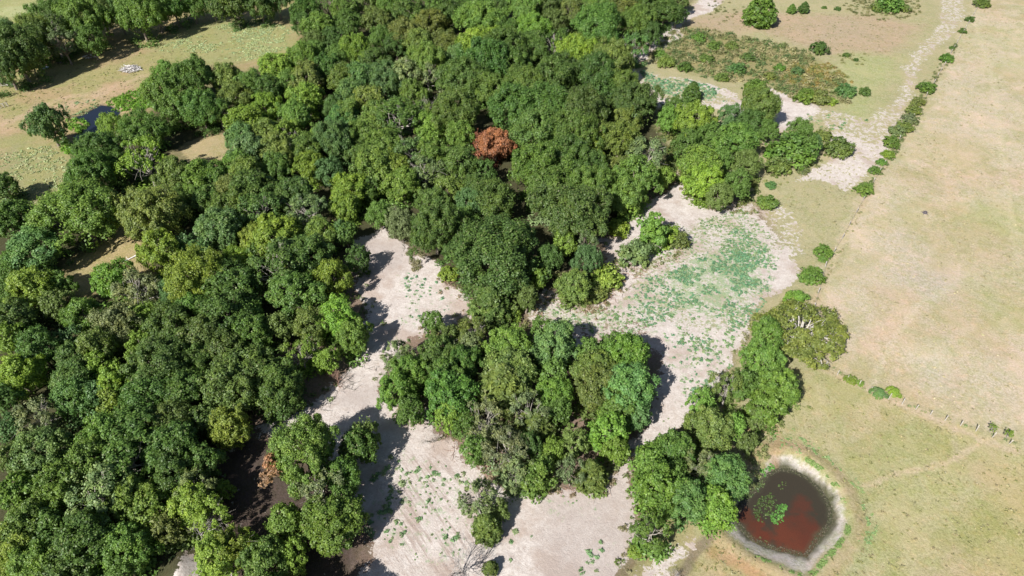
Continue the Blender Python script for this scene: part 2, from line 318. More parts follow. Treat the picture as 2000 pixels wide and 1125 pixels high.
# ------------------------------------------------------------------ materials
def foliage_mat(name, source, bare=False):
    m, n, l, b = mat(name)
    if source == 'object': c = n.new('ShaderNodeObjectInfo').outputs['Color']
    else: c = N(n, 'ShaderNodeAttribute', attribute_name='Col').outputs['Color']
    geo = n.new('ShaderNodeNewGeometry'); rnd = geo.outputs['Random Per Island']
    tc = n.new('ShaderNodeTexCoord').outputs['Object']
    clump = noise(n, l, .55, 3, .6, tc)
    c1 = mix(n, l, mrange(n, l, rnd, 0, 1, 0, 1), mix(n, l, 1., c, (.62,.66,.62), 'MULTIPLY'), mix(n, l, 1., c, (1.42,1.34,1.30), 'MULTIPLY'))
    if source == 'object': c1 = mix(n, l, mrange(n, l, clump, .42, .62, 0, .6), c1, mix(n, l, 1., c1, (1.42,1.26,.85), 'MULTIPLY'))
    else: c1 = mix(n, l, .6, c1, c)
    c1 = mix(n, l, mrange(n, l, rnd, .965, .97, 0, .45), c1, (.26,.22,.13)) if source == 'object' else c1
    l.new(c1, b.inputs['Base Color']); b.inputs['Roughness'].default_value = .5; b.inputs['Specular IOR Level'].default_value = .35
    t = n.new('ShaderNodeBsdfTranslucent'); l.new(mix(n, l, 1., c1, (1.25,1.35,.6), 'MULTIPLY'), t.inputs[0])
    ms = n.new('ShaderNodeMixShader'); ms.inputs[0].default_value = .28
    l.new(b.outputs[0], ms.inputs[1]); l.new(t.outputs[0], ms.inputs[2]); l.new(ms.outputs[0], n['Material Output'].inputs[0])
    return m
M_LEAF = foliage_mat('foliage', 'object'); M_LEAFC = foliage_mat('ground_cover_foliage', 'attr')
def wood(name, a, bcol):
    m, n, l, b = mat(name); geo = n.new('ShaderNodeNewGeometry')
    l.new(mix(n, l, mrange(n, l, noise(n, l, 3, 5, .7, geo.outputs['Position']), .35, .65, 0, 1), a, bcol), b.inputs['Base Color']); b.inputs['Roughness'].default_value = .9
    return m
M_BARK = wood('bark', (.16,.125,.095), (.30,.25,.20)); M_PALE = wood('pale_bark', (.25,.225,.19), (.43,.39,.34)); M_LIMB = wood('pale_limb_bark', (.34,.31,.27), (.52,.49,.44)); M_GREY = wood('weathered_wood', (.30,.27,.25), (.50,.46,.43))
M_RED = wood('dead_twigs', (.30,.17,.12), (.42,.28,.21)); M_WHITE = wood('bleached_wood', (.55,.52,.50), (.85,.83,.80))

# ------------------------------------------------------------------ foliage geometry
def unit(v): return v / (np.linalg.norm(v, axis=-1, keepdims=True) + 1e-9)
def leaves(P, Nn, S, asp=1.5):       # rhombic leaf clusters at P facing Nn
    n = len(P); t = unit(np.cross(Nn, rng.normal(size=(n, 3)))); b = np.cross(Nn, t)
    S = S[:, None]; k = rng.uniform(.75, 1.25, (n, 1))
    V = np.stack([P - t * S * asp * .5, P - b * S * .5 * k + t * S * .1, P + t * S * asp * .5, P + b * S * .5 * k + t * S * .1], 1)
    return V.reshape(-1, 3), np.arange(4 * n).reshape(-1, 4)
def clumps(Cn, Rl, ntuft, nleaf, ls, up=.35, center=None, jit=.55, squash=.95, asp=1.5, elong=1.0):
    """leaf clusters on tufts on lobes; Cn lobe centres, Rl radii"""
    L = len(Cn); out = unit(Cn - (center if center is not None else np.array([0, 0, 0]))) if center is not None else np.tile([0, 0, 1.], (L, 1))
    d = rng.normal(size=(L, ntuft, 3)); d = unit(d); d = unit(d + out[:, None] * .75 + np.array([0, 0, up]))
    T = Cn[:, None] + d * (Rl[:, None, None] * rng.uniform(.62, .98, (L, ntuft, 1))) * np.array([1, 1, squash])
    tr = Rl[:, None, None, None] * .33 * rng.uniform(.6, 1.4, (L, ntuft, 1, 1))
    e = unit(rng.normal(size=(L, ntuft, nleaf, 3)) + d[:, :, None] * .8)
    P = T[:, :, None] + e * np.array([1, 1, elong]) * tr * rng.uniform(.2, 1.4, (L, ntuft, nleaf, 1)) + rng.normal(size=e.shape) * tr * .18
    Nn = unit(e * .7 + d[:, :, None] * .6 + np.array([0, 0, .25]) + rng.normal(size=e.shape) * jit)
    P = P.reshape(-1, 3); Nn = Nn.reshape(-1, 3)
    S = rng.uniform(ls * .65, ls * 1.35, len(P))
    return leaves(P, Nn, S, asp)
def tube(pts, rad, k=6):
    pts = np.asarray(pts, float); V = []; Fq = []; n = len(pts)
    for i in range(n):
        d = unit(pts[min(i + 1, n - 1)] - pts[max(i - 1, 0)]); u = unit(np.cross(d, [.31, .95, .1])); v = np.cross(d, u)
        a = np.arange(k) / k * 2 * np.pi; V.append(pts[i] + rad[i] * (np.cos(a)[:, None] * u + np.sin(a)[:, None] * v))
    for i in range(n - 1):
        for j in range(k): Fq.append((i * k + j, i * k + (j + 1) % k, (i + 1) * k + (j + 1) % k, (i + 1) * k + j))
    return np.concatenate(V), np.array(Fq)
def join(parts):
    V = []; Q = []; o = 0
    for v, q in parts: V.append(v); Q.append(q + o); o += len(v)
    return np.concatenate(V), np.concatenate(Q)
def limb(a, b, r0, r1, sag=.15, seg=5, k=5):
    a = np.asarray(a, float); b = np.asarray(b, float); L = np.linalg.norm(b - a); t = np.linspace(0, 1, seg)[:, None]
    off = rng.normal(size=3) * L * .06
    p = a + (b - a) * t + np.array([0, 0, 1]) * (sag * L * (t * (1 - t)) * -1.2) + off * np.sin(t * np.pi)
    return tube(p, np.linspace(r0, r1, seg), k)

def lobes(R0, H, rl, n, zlo, top=1.0, kind='dome'):
    cz = H * .60; a = R0; c = H * .42
    i = np.arange(n) + .5; z = 1 - i / n * (1 - zlo); ph = i * 2.39996 + rng.uniform(0, 6)
    rr = np.sqrt(np.clip(1 - z * z, 0, 1)); d = np.stack([rr * np.cos(ph), rr * np.sin(ph), z], 1) + rng.normal(size=(n, 3)) * .13
    r = R0 * rl * np.exp(rng.normal(size=n) * .32).clip(.5, 1.7)
    # the outline bulges and dents
    a0 = rng.uniform(0, 6.28, 3); az = np.arctan2(d[:, 1], d[:, 0])
    bul = 1 + .14 * np.sin(2 * az + a0[0]) + .13 * np.sin(3 * az + a0[1]) + .09 * np.sin(5 * az + a0[2])
    f = rng.uniform(.74, 1.08, n) * bul
    Cn = np.stack([d[:, 0] * (a - r * .8) * f, d[:, 1] * (a - r * .8) * f, cz + d[:, 2] * (c - r * .7) * rng.uniform(.82, 1.1, n)], 1)
    keep = rng.uniform(size=n) > .07
    return Cn[keep], r[keep], np.array([0, 0, cz - c * .3])
PROTO = {}
def make_proto(key, R0, H, style, spec):
    """crown mesh and trunk mesh of one tree form"""
    nl, rl, nt_, nf, ls = spec
    if style == 'cedar':
        n = nl; z = (np.arange(n) + .5) / n; ph = np.arange(n) * 2.39996
        rad = R0 * (1 - z) ** .62 * rng.uniform(.75, 1.05, n) * (.55 + .45 * sst(0, .22, z)); r = R0 * rl * rng.uniform(.7, 1.2, n) * (1.1 - .55 * z)
        Cn = np.stack([np.cos(ph) * (rad - r * .5).clip(0), np.sin(ph) * (rad - r * .5).clip(0), H * (.10 + .86 * z) - r * .3], 1)
        V, Q = clumps(Cn, r, nt_, nf, ls, up=.5, center=np.array([0, 0, H * .25]), jit=.8, squash=1.0, asp=2.6)
        cen = np.array([0, 0, H * .2])
    elif style == 'bush':
        n = nl; i = np.arange(n) + .5; z = 1 - i / n * 1.0; ph = i * 2.39996; rr = np.sqrt(1 - z * z); r = R0 * rl * rng.uniform(.7, 1.4, n)
        f = rng.uniform(.5, 1.12, n); r = r * np.exp(rng.normal(size=n) * .25)
        Cn = np.stack([rr * np.cos(ph) * (R0 - r * .8) * f, rr * np.sin(ph) * (R0 - r * .8) * f, .15 * H + z * (H * .8 - r * .6) * f], 1)
        V, Q = clumps(Cn, r, nt_, nf, ls, up=.4, center=np.array([0, 0, 0.]))
        cen = np.array([0, 0, .05 * H])
    elif style == 'sprawl':
        Cn = []; 
        for i in range(nl):
            az = rng.uniform(0, 6.28); q = rng.uniform(.16, 1.0) ** .7; Cn.append((math.cos(az) * R0 * q * .92, math.sin(az) * R0 * q * .92, H * (.55 + .35 * (1 - q) + rng.uniform(-.15, .12))))
        Cn = np.array(Cn); r = R0 * rl * rng.uniform(.7, 1.3, nl)
        V, Q = clumps(Cn, r, nt_, nf, ls, up=.6, center=np.array([0, 0, 0.]), squash=.6); cen = np.array([0, 0, .15 * H])
    else:
        zlo = -.45 if style != 'sparse' else -.3
        Cn, r, cen = lobes(R0, H, rl, nl, zlo)
        if style == 'sparse':
            k = rng.uniform(size=len(Cn)) > .22; Cn = Cn[k]; r = r[k] * .9
        V, Q = clumps(Cn, r, nt_, nf, ls, center=cen, elong=1.75)
        if style != 'sparse':        # darker leaves deep inside so that the crown is closed
            n = 14; Ci = cen + rng.normal(size=(n, 3)) * np.array([R0 * .33, R0 * .33, H * .12]); Vi, Qi = clumps(Ci, np.full(n, R0 * .3), 8, 12, ls * 1.6, center=cen)
            V, Q = join([(V, Q), (Vi, Qi)])
    V[:, 2] = np.maximum(V[:, 2], .02 * H)
    ctr = (np.percentile(V[:, :2], 2, 0) + np.percentile(V[:, :2], 98, 0)) / 2; kx = R0 / np.percentile(np.hypot(*(V[:, :2] - ctr).T), 96); kz = H / np.percentile(V[:, 2], 99.7)
    V = V * [kx, kx, kz]; Cn = Cn * [kx, kx, kz]; cen = cen * kz
    crown = mesh_np('crown', V, Q)
    # trunk with limbs
    tr = .035 * R0 + .09 if style != 'bush' else .05
    top = np.array([rng.normal() * .03 * H, rng.normal() * .03 * H, H * (.5 if style not in ('cedar',) else .93)])
    if style == 'sprawl': top = np.array([0, 0, .22 * H]); tr *= 1.5
    if style == 'bush': top = np.array([0, 0, .3 * H])
    T = [tube([(0, 0, -.4), (0, 0, .06 * H), top * .5 + rng.normal(size=3) * .04 * R0, top], [tr * 1.5, tr * 1.1, tr * .85, tr * .5 if style != 'cedar' else .02], 8)]
    idx = rng.permutation(len(Cn))[: {'cedar': 14, 'bush': 7, 'sparse': 17, 'sprawl': 28}.get(style, 16)]
    for i in idx:
        c = Cn[i]; h = rng.uniform(.45, 1.0)
        s = top * h if style not in ('cedar', 'bush', 'sprawl') else np.array([top[0], top[1], max(.05, min(top[2] * h, c[2] * .9))])
        if style == 'cedar': s = np.array([0, 0, c[2] * .8])
        ext = 1.0 if style not in ('sparse', 'sprawl') else 1.06
        T.append(limb(s, s + (c - s) * ext, tr * (.42 if style != 'sprawl' else .36), tr * .12, .18 if style != 'sprawl' else -.5))
        if style in ('sparse', 'sprawl'):
            for q in range(3 if style == 'sparse' else 2):
                m_ = s + (c - s) * rng.uniform(.4, .9); e_ = c + rng.normal(size=3) * r[i] * .8
                T.append(limb(m_, e_, tr * .2, tr * .06, .05, 4, 4))
    V, Q = join(T); trunk = mesh_np('trunk', V, Q)
    trunk.polygons.foreach_set('use_smooth', np.ones(len(trunk.polygons), bool))
    crown.materials.append(M_LEAF); trunk.materials.append(M_LIMB if style == 'sprawl' else M_PALE if style == 'sparse' else M_BARK)
    PROTO.setdefault(key, []).append((crown, trunk, R0, H))
for _ in range(8): make_proto('big', 6.5, 12, 'dome', (88, .18, 17, 36, .22))
for _ in range(11): make_proto('mid', 4.2, 9.5, 'dome', (52, .23, 16, 28, .21))
for _ in range(8): make_proto('small', 2.4, 6, 'dome', (26, .30, 11, 24, .20))
for _ in range(3): make_proto('thin', 4.6, 10, 'sparse', (42, .22, 10, 26, .22))
for _ in range(3): make_proto('cedar', 3.2, 8, 'cedar', (70, .26, 8, 14, .26))
for _ in range(4): make_proto('bush', 2.0, 2.6, 'bush', (26, .30, 9, 18, .18))
make_proto('sprawl', 8, 6.5, 'sprawl', (100, .15, 10, 22, .24))

TONE = {'D': ('dark green', (.072,.126,.032)), 'M': ('mid green', (.112,.182,.038)), 'B': ('bluish green', (.100,.178,.068)), 'L': ('yellow-green', (.185,.262,.040)),
        'O': ('olive', (.136,.170,.048)), 'G': ('grey-green', (.160,.195,.100)), 'T': ('tan-green', (.195,.215,.105)), 'R': ('rust-red', (.38,.160,.098)), 'E': ('bright green', (.150,.260,.046))}
for _k in TONE:
    if _k != 'R': TONE[_k] = (TONE[_k][0], tuple((a * .74 + b * .26) * m for a, b, m in zip(TONE[_k][1], (.102, .165, .042), (1.12, 1.19, 1.12))))
# ------------------------------------------------------------------ trees: x y width tone [form]
DATA = """
25 95 80 D|60 78 60 M|52 108 45 O|10 70 60 B|66 62 60 O|100 62 60 D|112 30 55 M|158 35 75 M|122 84 50 G|175 75 45 M|196 22 55 O|228 22 50 D|268 25 65 M|300 14 55 M|335 6 60 D|372 4 50 M|505 0 60 D|540 -4 50 D|135 5 50 M|410 -2 50 D|5 120 70 D|80 30 50 M
5 362 60 D|325 140 55 E|372 150 90 D|305 172 70 M|343 205 70 M|390 205 80 D|425 215 60 D|274 250 90 M|216 242 45 L|190 295 95 D|178 335 90 D|235 320 60 D|345 340 80 O|390 345 80 M|420 350 60 D
445 150 60 O|490 160 70 M|462 185 60 O|540 130 70 L|520 172 60 D|590 110 70 M|597 150 70 O|565 160 50 M|600 188 65 L|575 218 70 M|520 205 60 L|478 235 75 L|470 268 60 B|520 255 70 O|560 255 60 L|492 290 80 B|545 290 75 O|540 325 60 D|607 325 70 L|642 335 55 B|650 268 85 B|680 218 60 M|685 180 55 B|650 205 50 D|688 372 60 L
597 20 60 D|625 50 60 M|590 45 45 D|650 75 55 D|680 45 55 M|612 80 50 O|682 92 45 M|615 98 45 M|460 325 60 M|480 335 65 M|497 375 90 D|445 375 60 O|640 10 50 M|640 130 60 D|660 110 50 M|625 265 60 M|600 290 60 O|575 380 70 D
671 18 60 M|790 63 70 O|818 80 60 O|737 38 60 O|695 95 75 L|772 84 50 D|877 21 60 D|940 32 90 M|870 80 60 O|937 84 90 L|902 8 40 M|1042 56 75 E|1021 10 70 M|1119 18 60 O|1168 45 100 D|1217 14 60 O|1245 38 70 M|1241 88 60 B|1192 84 40 L|1122 100 80 L|1196 115 90 O|1297 22 60 D|1322 0 50 O|1273 66 45 D|1322 30 40 D
710 5 50 O|760 5 60 M|800 20 60 D|840 40 60 O|850 0 50 M|975 5 60 D|1070 8 60 D|1165 3 60 M|1260 0 60 D|745 70 50 M|730 115 60 D|1080 40 50 O|990 60 60 D
982 91 90 D|1035 88 70 D|1084 84 70 D|895 108 60 B|832 115 80 M|947 115 100 D|1003 122 70 D|783 143 80 T|751 147 75 B|835 147 60 T|807 175 60 M|671 150 60 M|699 147 60 B|685 182 60 B|716 196 70 O|902 150 100 D|954 171 80 M|888 217 100 M|1024 161 90 M|1087 140 90 D|1126 140 60 G|1168 140 100 D|1210 164 80 O|1238 196 90 D|1175 182 70 D
779 224 95 D|737 224 60 O|846 241 70 E|1007 206 110 D|1070 203 110 D|1140 210 110 D|1224 227 60 O|1052 252 110 D|1122 255 100 D|1157 276 60 L|1210 266 80 O|1266 301 90 G|1245 343 90 M|1206 332 60 O|1297 343 40 L|1227 378 70 M|1122 315 120 D|1052 325 110 M|1147 364 110 M|1070 367 80 M|947 336 45 D|902 315 80 D|846 301 70 M|804 297 70 B|832 336 70 G thin|744 280 80 M|713 301 60 D|671 225 60 B|667 285 60 B|730 325 80 M|765 325 80 L|685 371 75 L|786 360 70 M|720 371 50 M|877 371 70 M|930 370 60 D|700 260 60 M|900 262 60 M
21 426 80 D|157 412 150 M|70 485 95 B|20 517 60 M|350 391 60 O|430 447 95 B|402 391 60 D|452 405 80 M|508 412 90 D|560 391 60 D|315 485 80 L|360 482 50 B|395 492 50 B|497 468 60 L|539 461 100 L|627 457 60 M|668 454 40 B|672 405 60 L|465 510 60 L|388 534 120 L|388 573 70 L|332 566 60 B|266 566 90 T|217 545 80 E|280 622 60 L|60 559 90 L|17 566 60 M|122 555 45 M|108 594 60 O|21 622 80 D|14 660 60 L|542 517 110 D|574 566 110 D|647 538 75 L|455 566 110 D|375 610 80 D|437 615 110 D|486 615 60 M|332 636 100 D|395 660 90 D|486 653 80 D|546 636 55 O|609 629 75 O|658 615 85 E|591 692 70 L thin|640 702 45 L|690 655 70 M|140 660 50 B|189 678 80 O|315 713 130 D|385 702 70 D|483 723 110 D|542 737 90 D|280 675 60 L|262 716 60 L|140 695 70 D|192 720 60 L|224 748 70 L|147 741 80 D|600 500 90 D|440 680 80 D
147 776 80 B|182 776 60 B|220 776 65 L|287 773 110 D|360 762 90 D|448 759 110 D|546 766 80 D|549 790 55 D|448 832 75 L|70 818 90 T|21 836 60 B|84 881 110 B|210 846 100 M|273 846 110 D|332 818 90 D|336 871 100 D|252 899 120 D|175 899 100 M|343 920 90 D|122 948 110 M|196 962 130 G|35 958 70 M|262 976 100 M|297 997 75 M|385 955 70 G|374 986 80 L|332 1032 70 O|413 1004 80 L thin|441 958 35 L|52 1021 110 M|105 1035 80 D|168 1056 110 D|245 1067 95 M|28 1067 90 L|200 1010 50 L|70 1098 90 M|122 1118 80 D|240 1112 60 M|418 1079 90 L|452 1067 80 L|483 1067 50 L|518 1095 90 M|574 1085 60 L|556 1018 70 E|630 955 110 G|651 1021 120 M|700 870 70 D|20 900 60 O|400 820 70 D|400 900 70 D|10 780 60 D
713 850 60 O|664 927 80 M|671 985 60 M|877 766 100 D|772 759 80 M|800 801 60 M|877 815 55 L|982 759 100 O cedar|1035 801 80 G|951 822 80 G|1049 836 75 O cedar|993 878 90 G|909 832 50 M|926 878 55 M|1084 766 70 M|1091 801 50 M|1080 878 50 L|1119 864 60 O|1052 927 70 M|1010 920 70 G thin|1154 927 60 O cedar|1115 920 60 G|1227 759 110 B|1168 752 90 O|1210 794 80 M|1245 811 55 B|1189 843 70 E|1203 878 50 L|979 997 35 O|951 1032 55 O cedar|958 1109 30 O cedar|1273 899 70 M|1287 948 100 E|1315 881 80 D|1273 1035 75 M|1241 1077 30 L bush|1035 870 50 D
1370 787 50 E|1387 832 95 O|1433 832 50 E|1454 752 60 M|1496 790 70 M|1482 818 45 O|1461 864 40 O|1321 871 70 D|1370 913 70 G|1415 927 90 B|1314 927 60 M|1345 972 80 B|1401 990 75 E|1307 976 50 M
1304 461 55 L bush|1325 468 45 O bush|1241 496 68 G bush|1500 650 70 M|1490 700 80 M
850 447 115 D|874 535 38 L bush|958 600 80 O cedar|1003 611 38 L bush|1070 503 60 D|1028 580 50 O|1052 545 35 L|1101 475 45 L|1147 506 60 B|1147 475 50 G|1122 555 70 O|1182 545 60 L bush|1164 573 50 O bush|1122 412 140 D|1070 391 70 G|965 391 90 D|920 395 60 B|783 440 60 T|765 425 50 T|1224 391 50 L|1207 447 45 L bush|675 457 45 M|846 629 45 M|874 660 60 O|923 650 70 O|916 678 60 T|860 692 90 D|902 706 80 D|779 690 65 G thin|1084 671 95 B|1056 646 50 M|1080 730 55 M|1154 685 60 M|1168 720 90 O|1224 692 85 M|1231 730 60 B|993 727 100 O|804 723 80 M|874 734 80 D|1196 671 50 M|700 505 50 D|845 398 72 D|742 418 60 M|75 678 85 D|905 430 60 M|160 612 70 M
1485 206 80 M|1352 182 34 D cedar|1360 231 80 L|1321 210 50 M|1310 231 55 E|1429 224 55 B|1436 269 80 M|1471 241 60 D|1500 255 45 M|1387 266 60 M|1342 280 60 M|1370 315 80 E|1401 315 60 M|1377 350 70 L|1440 357 60 M|1405 378 60 O|1457 315 60 O|1506 301 30 E bush|1562 255 45 M|1545 294 90 M bush|1576 273 40 M|1590 280 30 B|1608 266 34 O bush|1636 290 56 O bush|1520 325 50 O bush|1569 332 24 G bush|1487 22 58 M cedar|1491 42 25 L bush|1547 17 16 M cedar|1571 15 19 D cedar|1741 9 50 M bush|1715 14 26 O bush|1768 18 22 O bush
"""
SHRUB = """1601 95 36 D|1557 140 24 B|1522 133 22 M|1461 112 24 D|1440 133 34 B|1338 131 28 D|1650 178 40 B|1690 180 24 D|1573 189 38 M|1601 192 40 O|1622 200 24 L|1475 171 42 M|1653 108 14 D|1713 20 15 D|1610 14 10 D|1636 17 12 D|1672 118 10 D|1500 392 40 M|1506 360 22 B|1411 150 26 O|1395 90 26 M|1365 75 28 M|1300 120 34 O|1290 105 26 M|1505 150 24 O|1380 115 30 O|1430 90 26 O
1919 7 30 M|1895 38 18 D|1880 61 16 D|1859 95 11 D|1848 115 26 M|1811 172 34 M|1793 200 26 O|1785 217 30 O|1777 235 30 G|1766 250 34 O|1752 258 32 G|1741 280 34 M|1734 303 24 L|1720 318 20 M|1708 334 22 M|1689 370 36 M|1610 490 34 M|1608 504 18 M|1586 537 50 M|1555 580 42 E|1662 741 24 L|1680 748 15 L|1716 768 30 B|1746 766 28 L"""
SPECIAL = [  # x y w tone form label
 (90,235,78,'B','mid','bushy dark bluish tree standing alone in the left pasture beside the dark pond','lone tree'),
 (455,2,80,'D','mid','spreading tree with a bare pale trunk at the top end of the left pasture','tree'),
 (968,278,78,'R','mid','large dead tree with rust-red leaves in the middle of the green wood','tree'),
 (930,272,38,'R','thin','small rust-red dead crown just left of the large rust-red one','tree'),
 (283,312,100,'L','thin','open yellow-green tree with pale limbs showing, below the dark pond','tree'),
 (287,415,130,'O','big','dense dark olive round-crowned tree above the grassy gap with the fallen log','tree'),
 (602,415,90,'G','thin','grey-green tree with bleached white limbs between green crowns, left of centre','tree'),
 (965,490,185,'D','big','huge domed dark green oak at the centre, right of the sandy clearing','tree'),
 (990,668,92,'E','mid','bright green round crown below the huge domed oak','tree'),
 (35,728,88,'L','mid','vivid yellow-green tree at the left edge of the picture','tree'),
 (590,880,150,'M','big','broad green tree whose left edge has turned brown, alone in the shaded sand','tree'),
 (937,972,92,'G','thin','thin olive-grey tree standing alone on the sand in front of the thicket','tree'),
 (1517,759,82,'E','mid','bright green tree at the right end of the row above the round pond','tree'),
 (1561,655,165,'O','sprawl','sprawling olive tree with thick white limbs showing, on the field fence line','tree'),
 (1276,447,64,'E','small','bright green round tree in the shrub clump on the pale sand','tree'),
 (1422,757,75,'O','thin','half-bare grey-olive tree beside the sand, left of the bright green tree','tree'),
 (231,636,95,'T','mid','tan-green vine-draped tree left of the dark oaks','tree'),
 (1939,836,17,'L','thin','yellow-green sapling at the fence, left one of two','sapling'),
 (1971,848,17,'L','thin','yellow-green sapling at the fence, right one of two','sapling'),
]
LAND = [((968,278),'rust-red dead tree'),((1535,1000),'round brown pond'),((190,235),'dark pond'),((832,212),'bare grey tree'),((965,490),'huge domed oak'),((990,668),'bright round crown'),
 ((90,235),'lone pasture tree'),((590,880),'brown-edged tree'),((1280,460),'shrub clump on the sand'),((256,132),'pile of pale logs'),((235,505),'fallen log'),((1561,655),'white-limbed sprawling tree'),
 ((470,28),'pale-trunked tree'),((35,728),'vivid yellow-green tree'),((345,1105),'pale sand mound'),((1340,50),'pale path at the top'),((602,415),'white-limbed grey tree'),((287,415),'dark olive round tree'),
 ((902,1092),'bare bush'),((937,972),'thin lone tree on the sand'),((283,312),'open yellow-green tree'),((1520,215),'pale sand wedge'),((231,636),'vine-draped tree'),((1650,178),'round bluish shrub'),((1690,370),'sand patch by the fence'),((430,8),'white heap')]
def direction(dx, dy):
    a = math.degrees(math.atan2(-dy, dx)) % 360
    return ['right of', 'up and right of', 'above', 'up and left of', 'left of', 'down and left of', 'below', 'down and right of'][int((a + 22.5) // 45) % 8]
ORD = ['nearest', 'second', 'third', 'fourth', 'fifth', 'sixth', 'seventh', 'eighth', 'ninth', 'tenth', 'eleventh', 'twelfth', 'thirteenth', 'fourteenth']
def auto_labels(items):              # items: (x, y, w, tone, noun)
    b = {}
    for i, (x, y, w_, t, noun) in enumerate(items):
        (lx, ly), nm = min(LAND, key=lambda q: math.hypot(q[0][0] - x, q[0][1] - y))
        key = (TONE[t][0], noun, nm, direction(x - lx, y - ly)); b.setdefault(key, []).append((math.hypot(x - lx, y - ly), i))
    out = {}
    for (tone, noun, nm, dr), v in b.items():
        v.sort()
        for k, (_, i) in enumerate(v):
            k = min(k, 13)
            sz = items[i][2]; y = items[i][1]; rel = sz / (45 + y * .06); s = 'large ' if rel > 1.45 else 'small ' if rel < .8 else ''
            tail = (ORD[k] + ' such one ' if len(v) > 1 else '')
            out[i] = f"{s}{tone} {noun}, {tail}{dr} the {nm}" if tail else f"{s}{tone} {noun} {dr} the {nm}"
            if len(out[i].split()) > 16: out[i] = out[i].replace(" such one", "")
    return out
ITEMS = []
def parse(block, default=None, noun='tree'):
    for line in block.strip().splitlines():
        for e in line.split('|'):
            f = e.split(); ITEMS.append([float(f[0]), float(f[1]), float(f[2]), f[3], f[4] if len(f) > 4 else default, noun])
parse(DATA); parse(SHRUB, 'bush', 'shrub')
for it in ITEMS:
    if it[4] == 'bush': it[5] = 'shrub'
    if it[4] == 'cedar': it[5] = 'conifer'
labels = auto_labels([(i[0], i[1], i[2], i[3], i[5]) for i in ITEMS])
PLACED = []; FAR = []
def plant_tree(x, y, wpx, tone, form, label, cat, group, noun='tree', hmul=1.0, gx=1.0, far=False):
    P = at(x, y, 5.0)
    W = wpx / ppm(P)
    if form is None: form = 'big' if W > 10.5 else 'mid' if W > 5.6 else 'small'
    pr = random.choice(PROTO[form])
    if form == 'bush': H = W * .62
    elif form == 'cedar': H = W * 1.25 if W < 5 else W * 1.1
    elif form == 'sprawl': H = 6.0
    else: H = min(13.5, 3.6 + .64 * W) if W > 3 else W * 1.6
    H *= hmul * random.uniform(.92, 1.1)
    zc = H * (.6 if form not in ('bush', 'sprawl', 'cedar') else .4)
    P = at(x, y, zc); W = wpx / ppm(P); z0 = gz(P[0], P[1])
    crown, trunk, R0, H0 = pr
    kind = 'shrub' if form == 'bush' else 'cedar_tree' if form == 'cedar' else 'dead_leaf_tree' if tone == 'R' else 'sapling' if cat == 'sapling' else 'broadleaf_tree'
    s = W * .5 / R0 * gx
    if far: FAR.append((crown, trunk, P, z0, s, H / H0, tone)); return None
    e = bpy.data.objects.new(kind, None); COL.objects.link(e); e.location = (P[0], P[1], z0 - .05); e.empty_display_size = .5
    rz = random.uniform(0, 6.28); e.rotation_euler = (0, 0, rz)
    e.scale = (s * random.uniform(.93, 1.07), s * random.uniform(.93, 1.07), H / H0)
    tag(e, label, cat, group)
    c = bpy.data.objects.new('crown', crown); t = bpy.data.objects.new('trunk', trunk)
    for o in (c, t): COL.objects.link(o); o.parent = e
    col = np.array(TONE[tone][1]) * rng.uniform(.85, 1.18) * (1 + rng.normal(size=3) * .05)
    if form == 'sprawl': col = col * 1.05
    c.color = (*[float(v) for v in col], 1)
    PLACED.append((P[0], P[1], W, H, tone, form, x, y))
    return e
_bl = sorted([i for i, it in enumerate(ITEMS) if it[5] == 'tree'], key=lambda i: -ITEMS[i][2])
SMALLEST = set(_bl[300 - len(SPECIAL) - 4:])
for i, it in enumerate(ITEMS):
    x, y, w_, t, form, noun = it
    hm = 1.0
    if x < 560 and y < 145 - x * .2 and noun == 'tree': w_ = w_ * 1.22; hm = 1.15
    if form is None and w_ > 48 and (t == 'G' or (t == 'T' and i % 2) or i % 23 == 5): form = 'thin'
    cat = {'tree': 'tree', 'shrub': 'shrub', 'conifer': 'conifer'}[noun]
    grp = ('shrubs along the fence and in the scrub' if noun == 'shrub' else 'conifers among the broadleaf trees' if noun == 'conifer' else 'trees of the wood')
    plant_tree(x, y, w_, t, form, labels[i], cat, grp, hmul=hm, gx=1.08 if noun == 'tree' else 1.05, far=i in SMALLEST)
for x, y, w_, t, form, lab, cat in SPECIAL:
    plant_tree(x, y, w_, t, form, lab, 'sapling' if cat == 'sapling' else 'tree', 'saplings at the fence' if cat == 'sapling' else 'trees of the wood', hmul=1.25 if cat == 'lone tree' else 1.0)

# the trees that show smallest, as one mass
def leaf_arrays(me):
    v = np.empty(len(me.vertices) * 3, np.float32); me.vertices.foreach_get('co', v); q = np.empty(len(me.loops), np.int32); me.loops.foreach_get('vertex_index', q); return v.reshape(-1, 3), q.reshape(-1, 4)
_c = []; _t = []; _cc = []
for crown, trunk, P, z0, s, sz, tone in FAR:
    a = rng.uniform(0, 6.28); M = np.array([[math.cos(a), -math.sin(a), 0], [math.sin(a), math.cos(a), 0], [0, 0, 1]])
    v, q = leaf_arrays(crown); keep = rng.uniform(size=len(q)) < .6; q = q[keep]; v = v[q.ravel()]; q = np.arange(len(v)).reshape(-1, 4)
    _c.append((((v * [s, s, sz]) @ M.T) * 1.0 + [P[0], P[1], z0], q)); _cc.append(np.tile(np.array(TONE[tone][1]) * rng.uniform(.85, 1.18), (len(v), 1)))
    v, q = leaf_arrays(trunk); _t.append(((v * [s, s, sz]) @ M.T + [P[0], P[1], z0], q))
if _c:
    o = obj('smaller_trees', mesh_np('smaller_trees', *join(_c), np.concatenate(_cc)), M_LEAFC); tag(o, 'smaller green crowns packed between the larger trees of the wood', 'trees', kind='stuff')
    t_ = obj('trunk', mesh_np('trunk', *join(_t)), M_BARK, o)
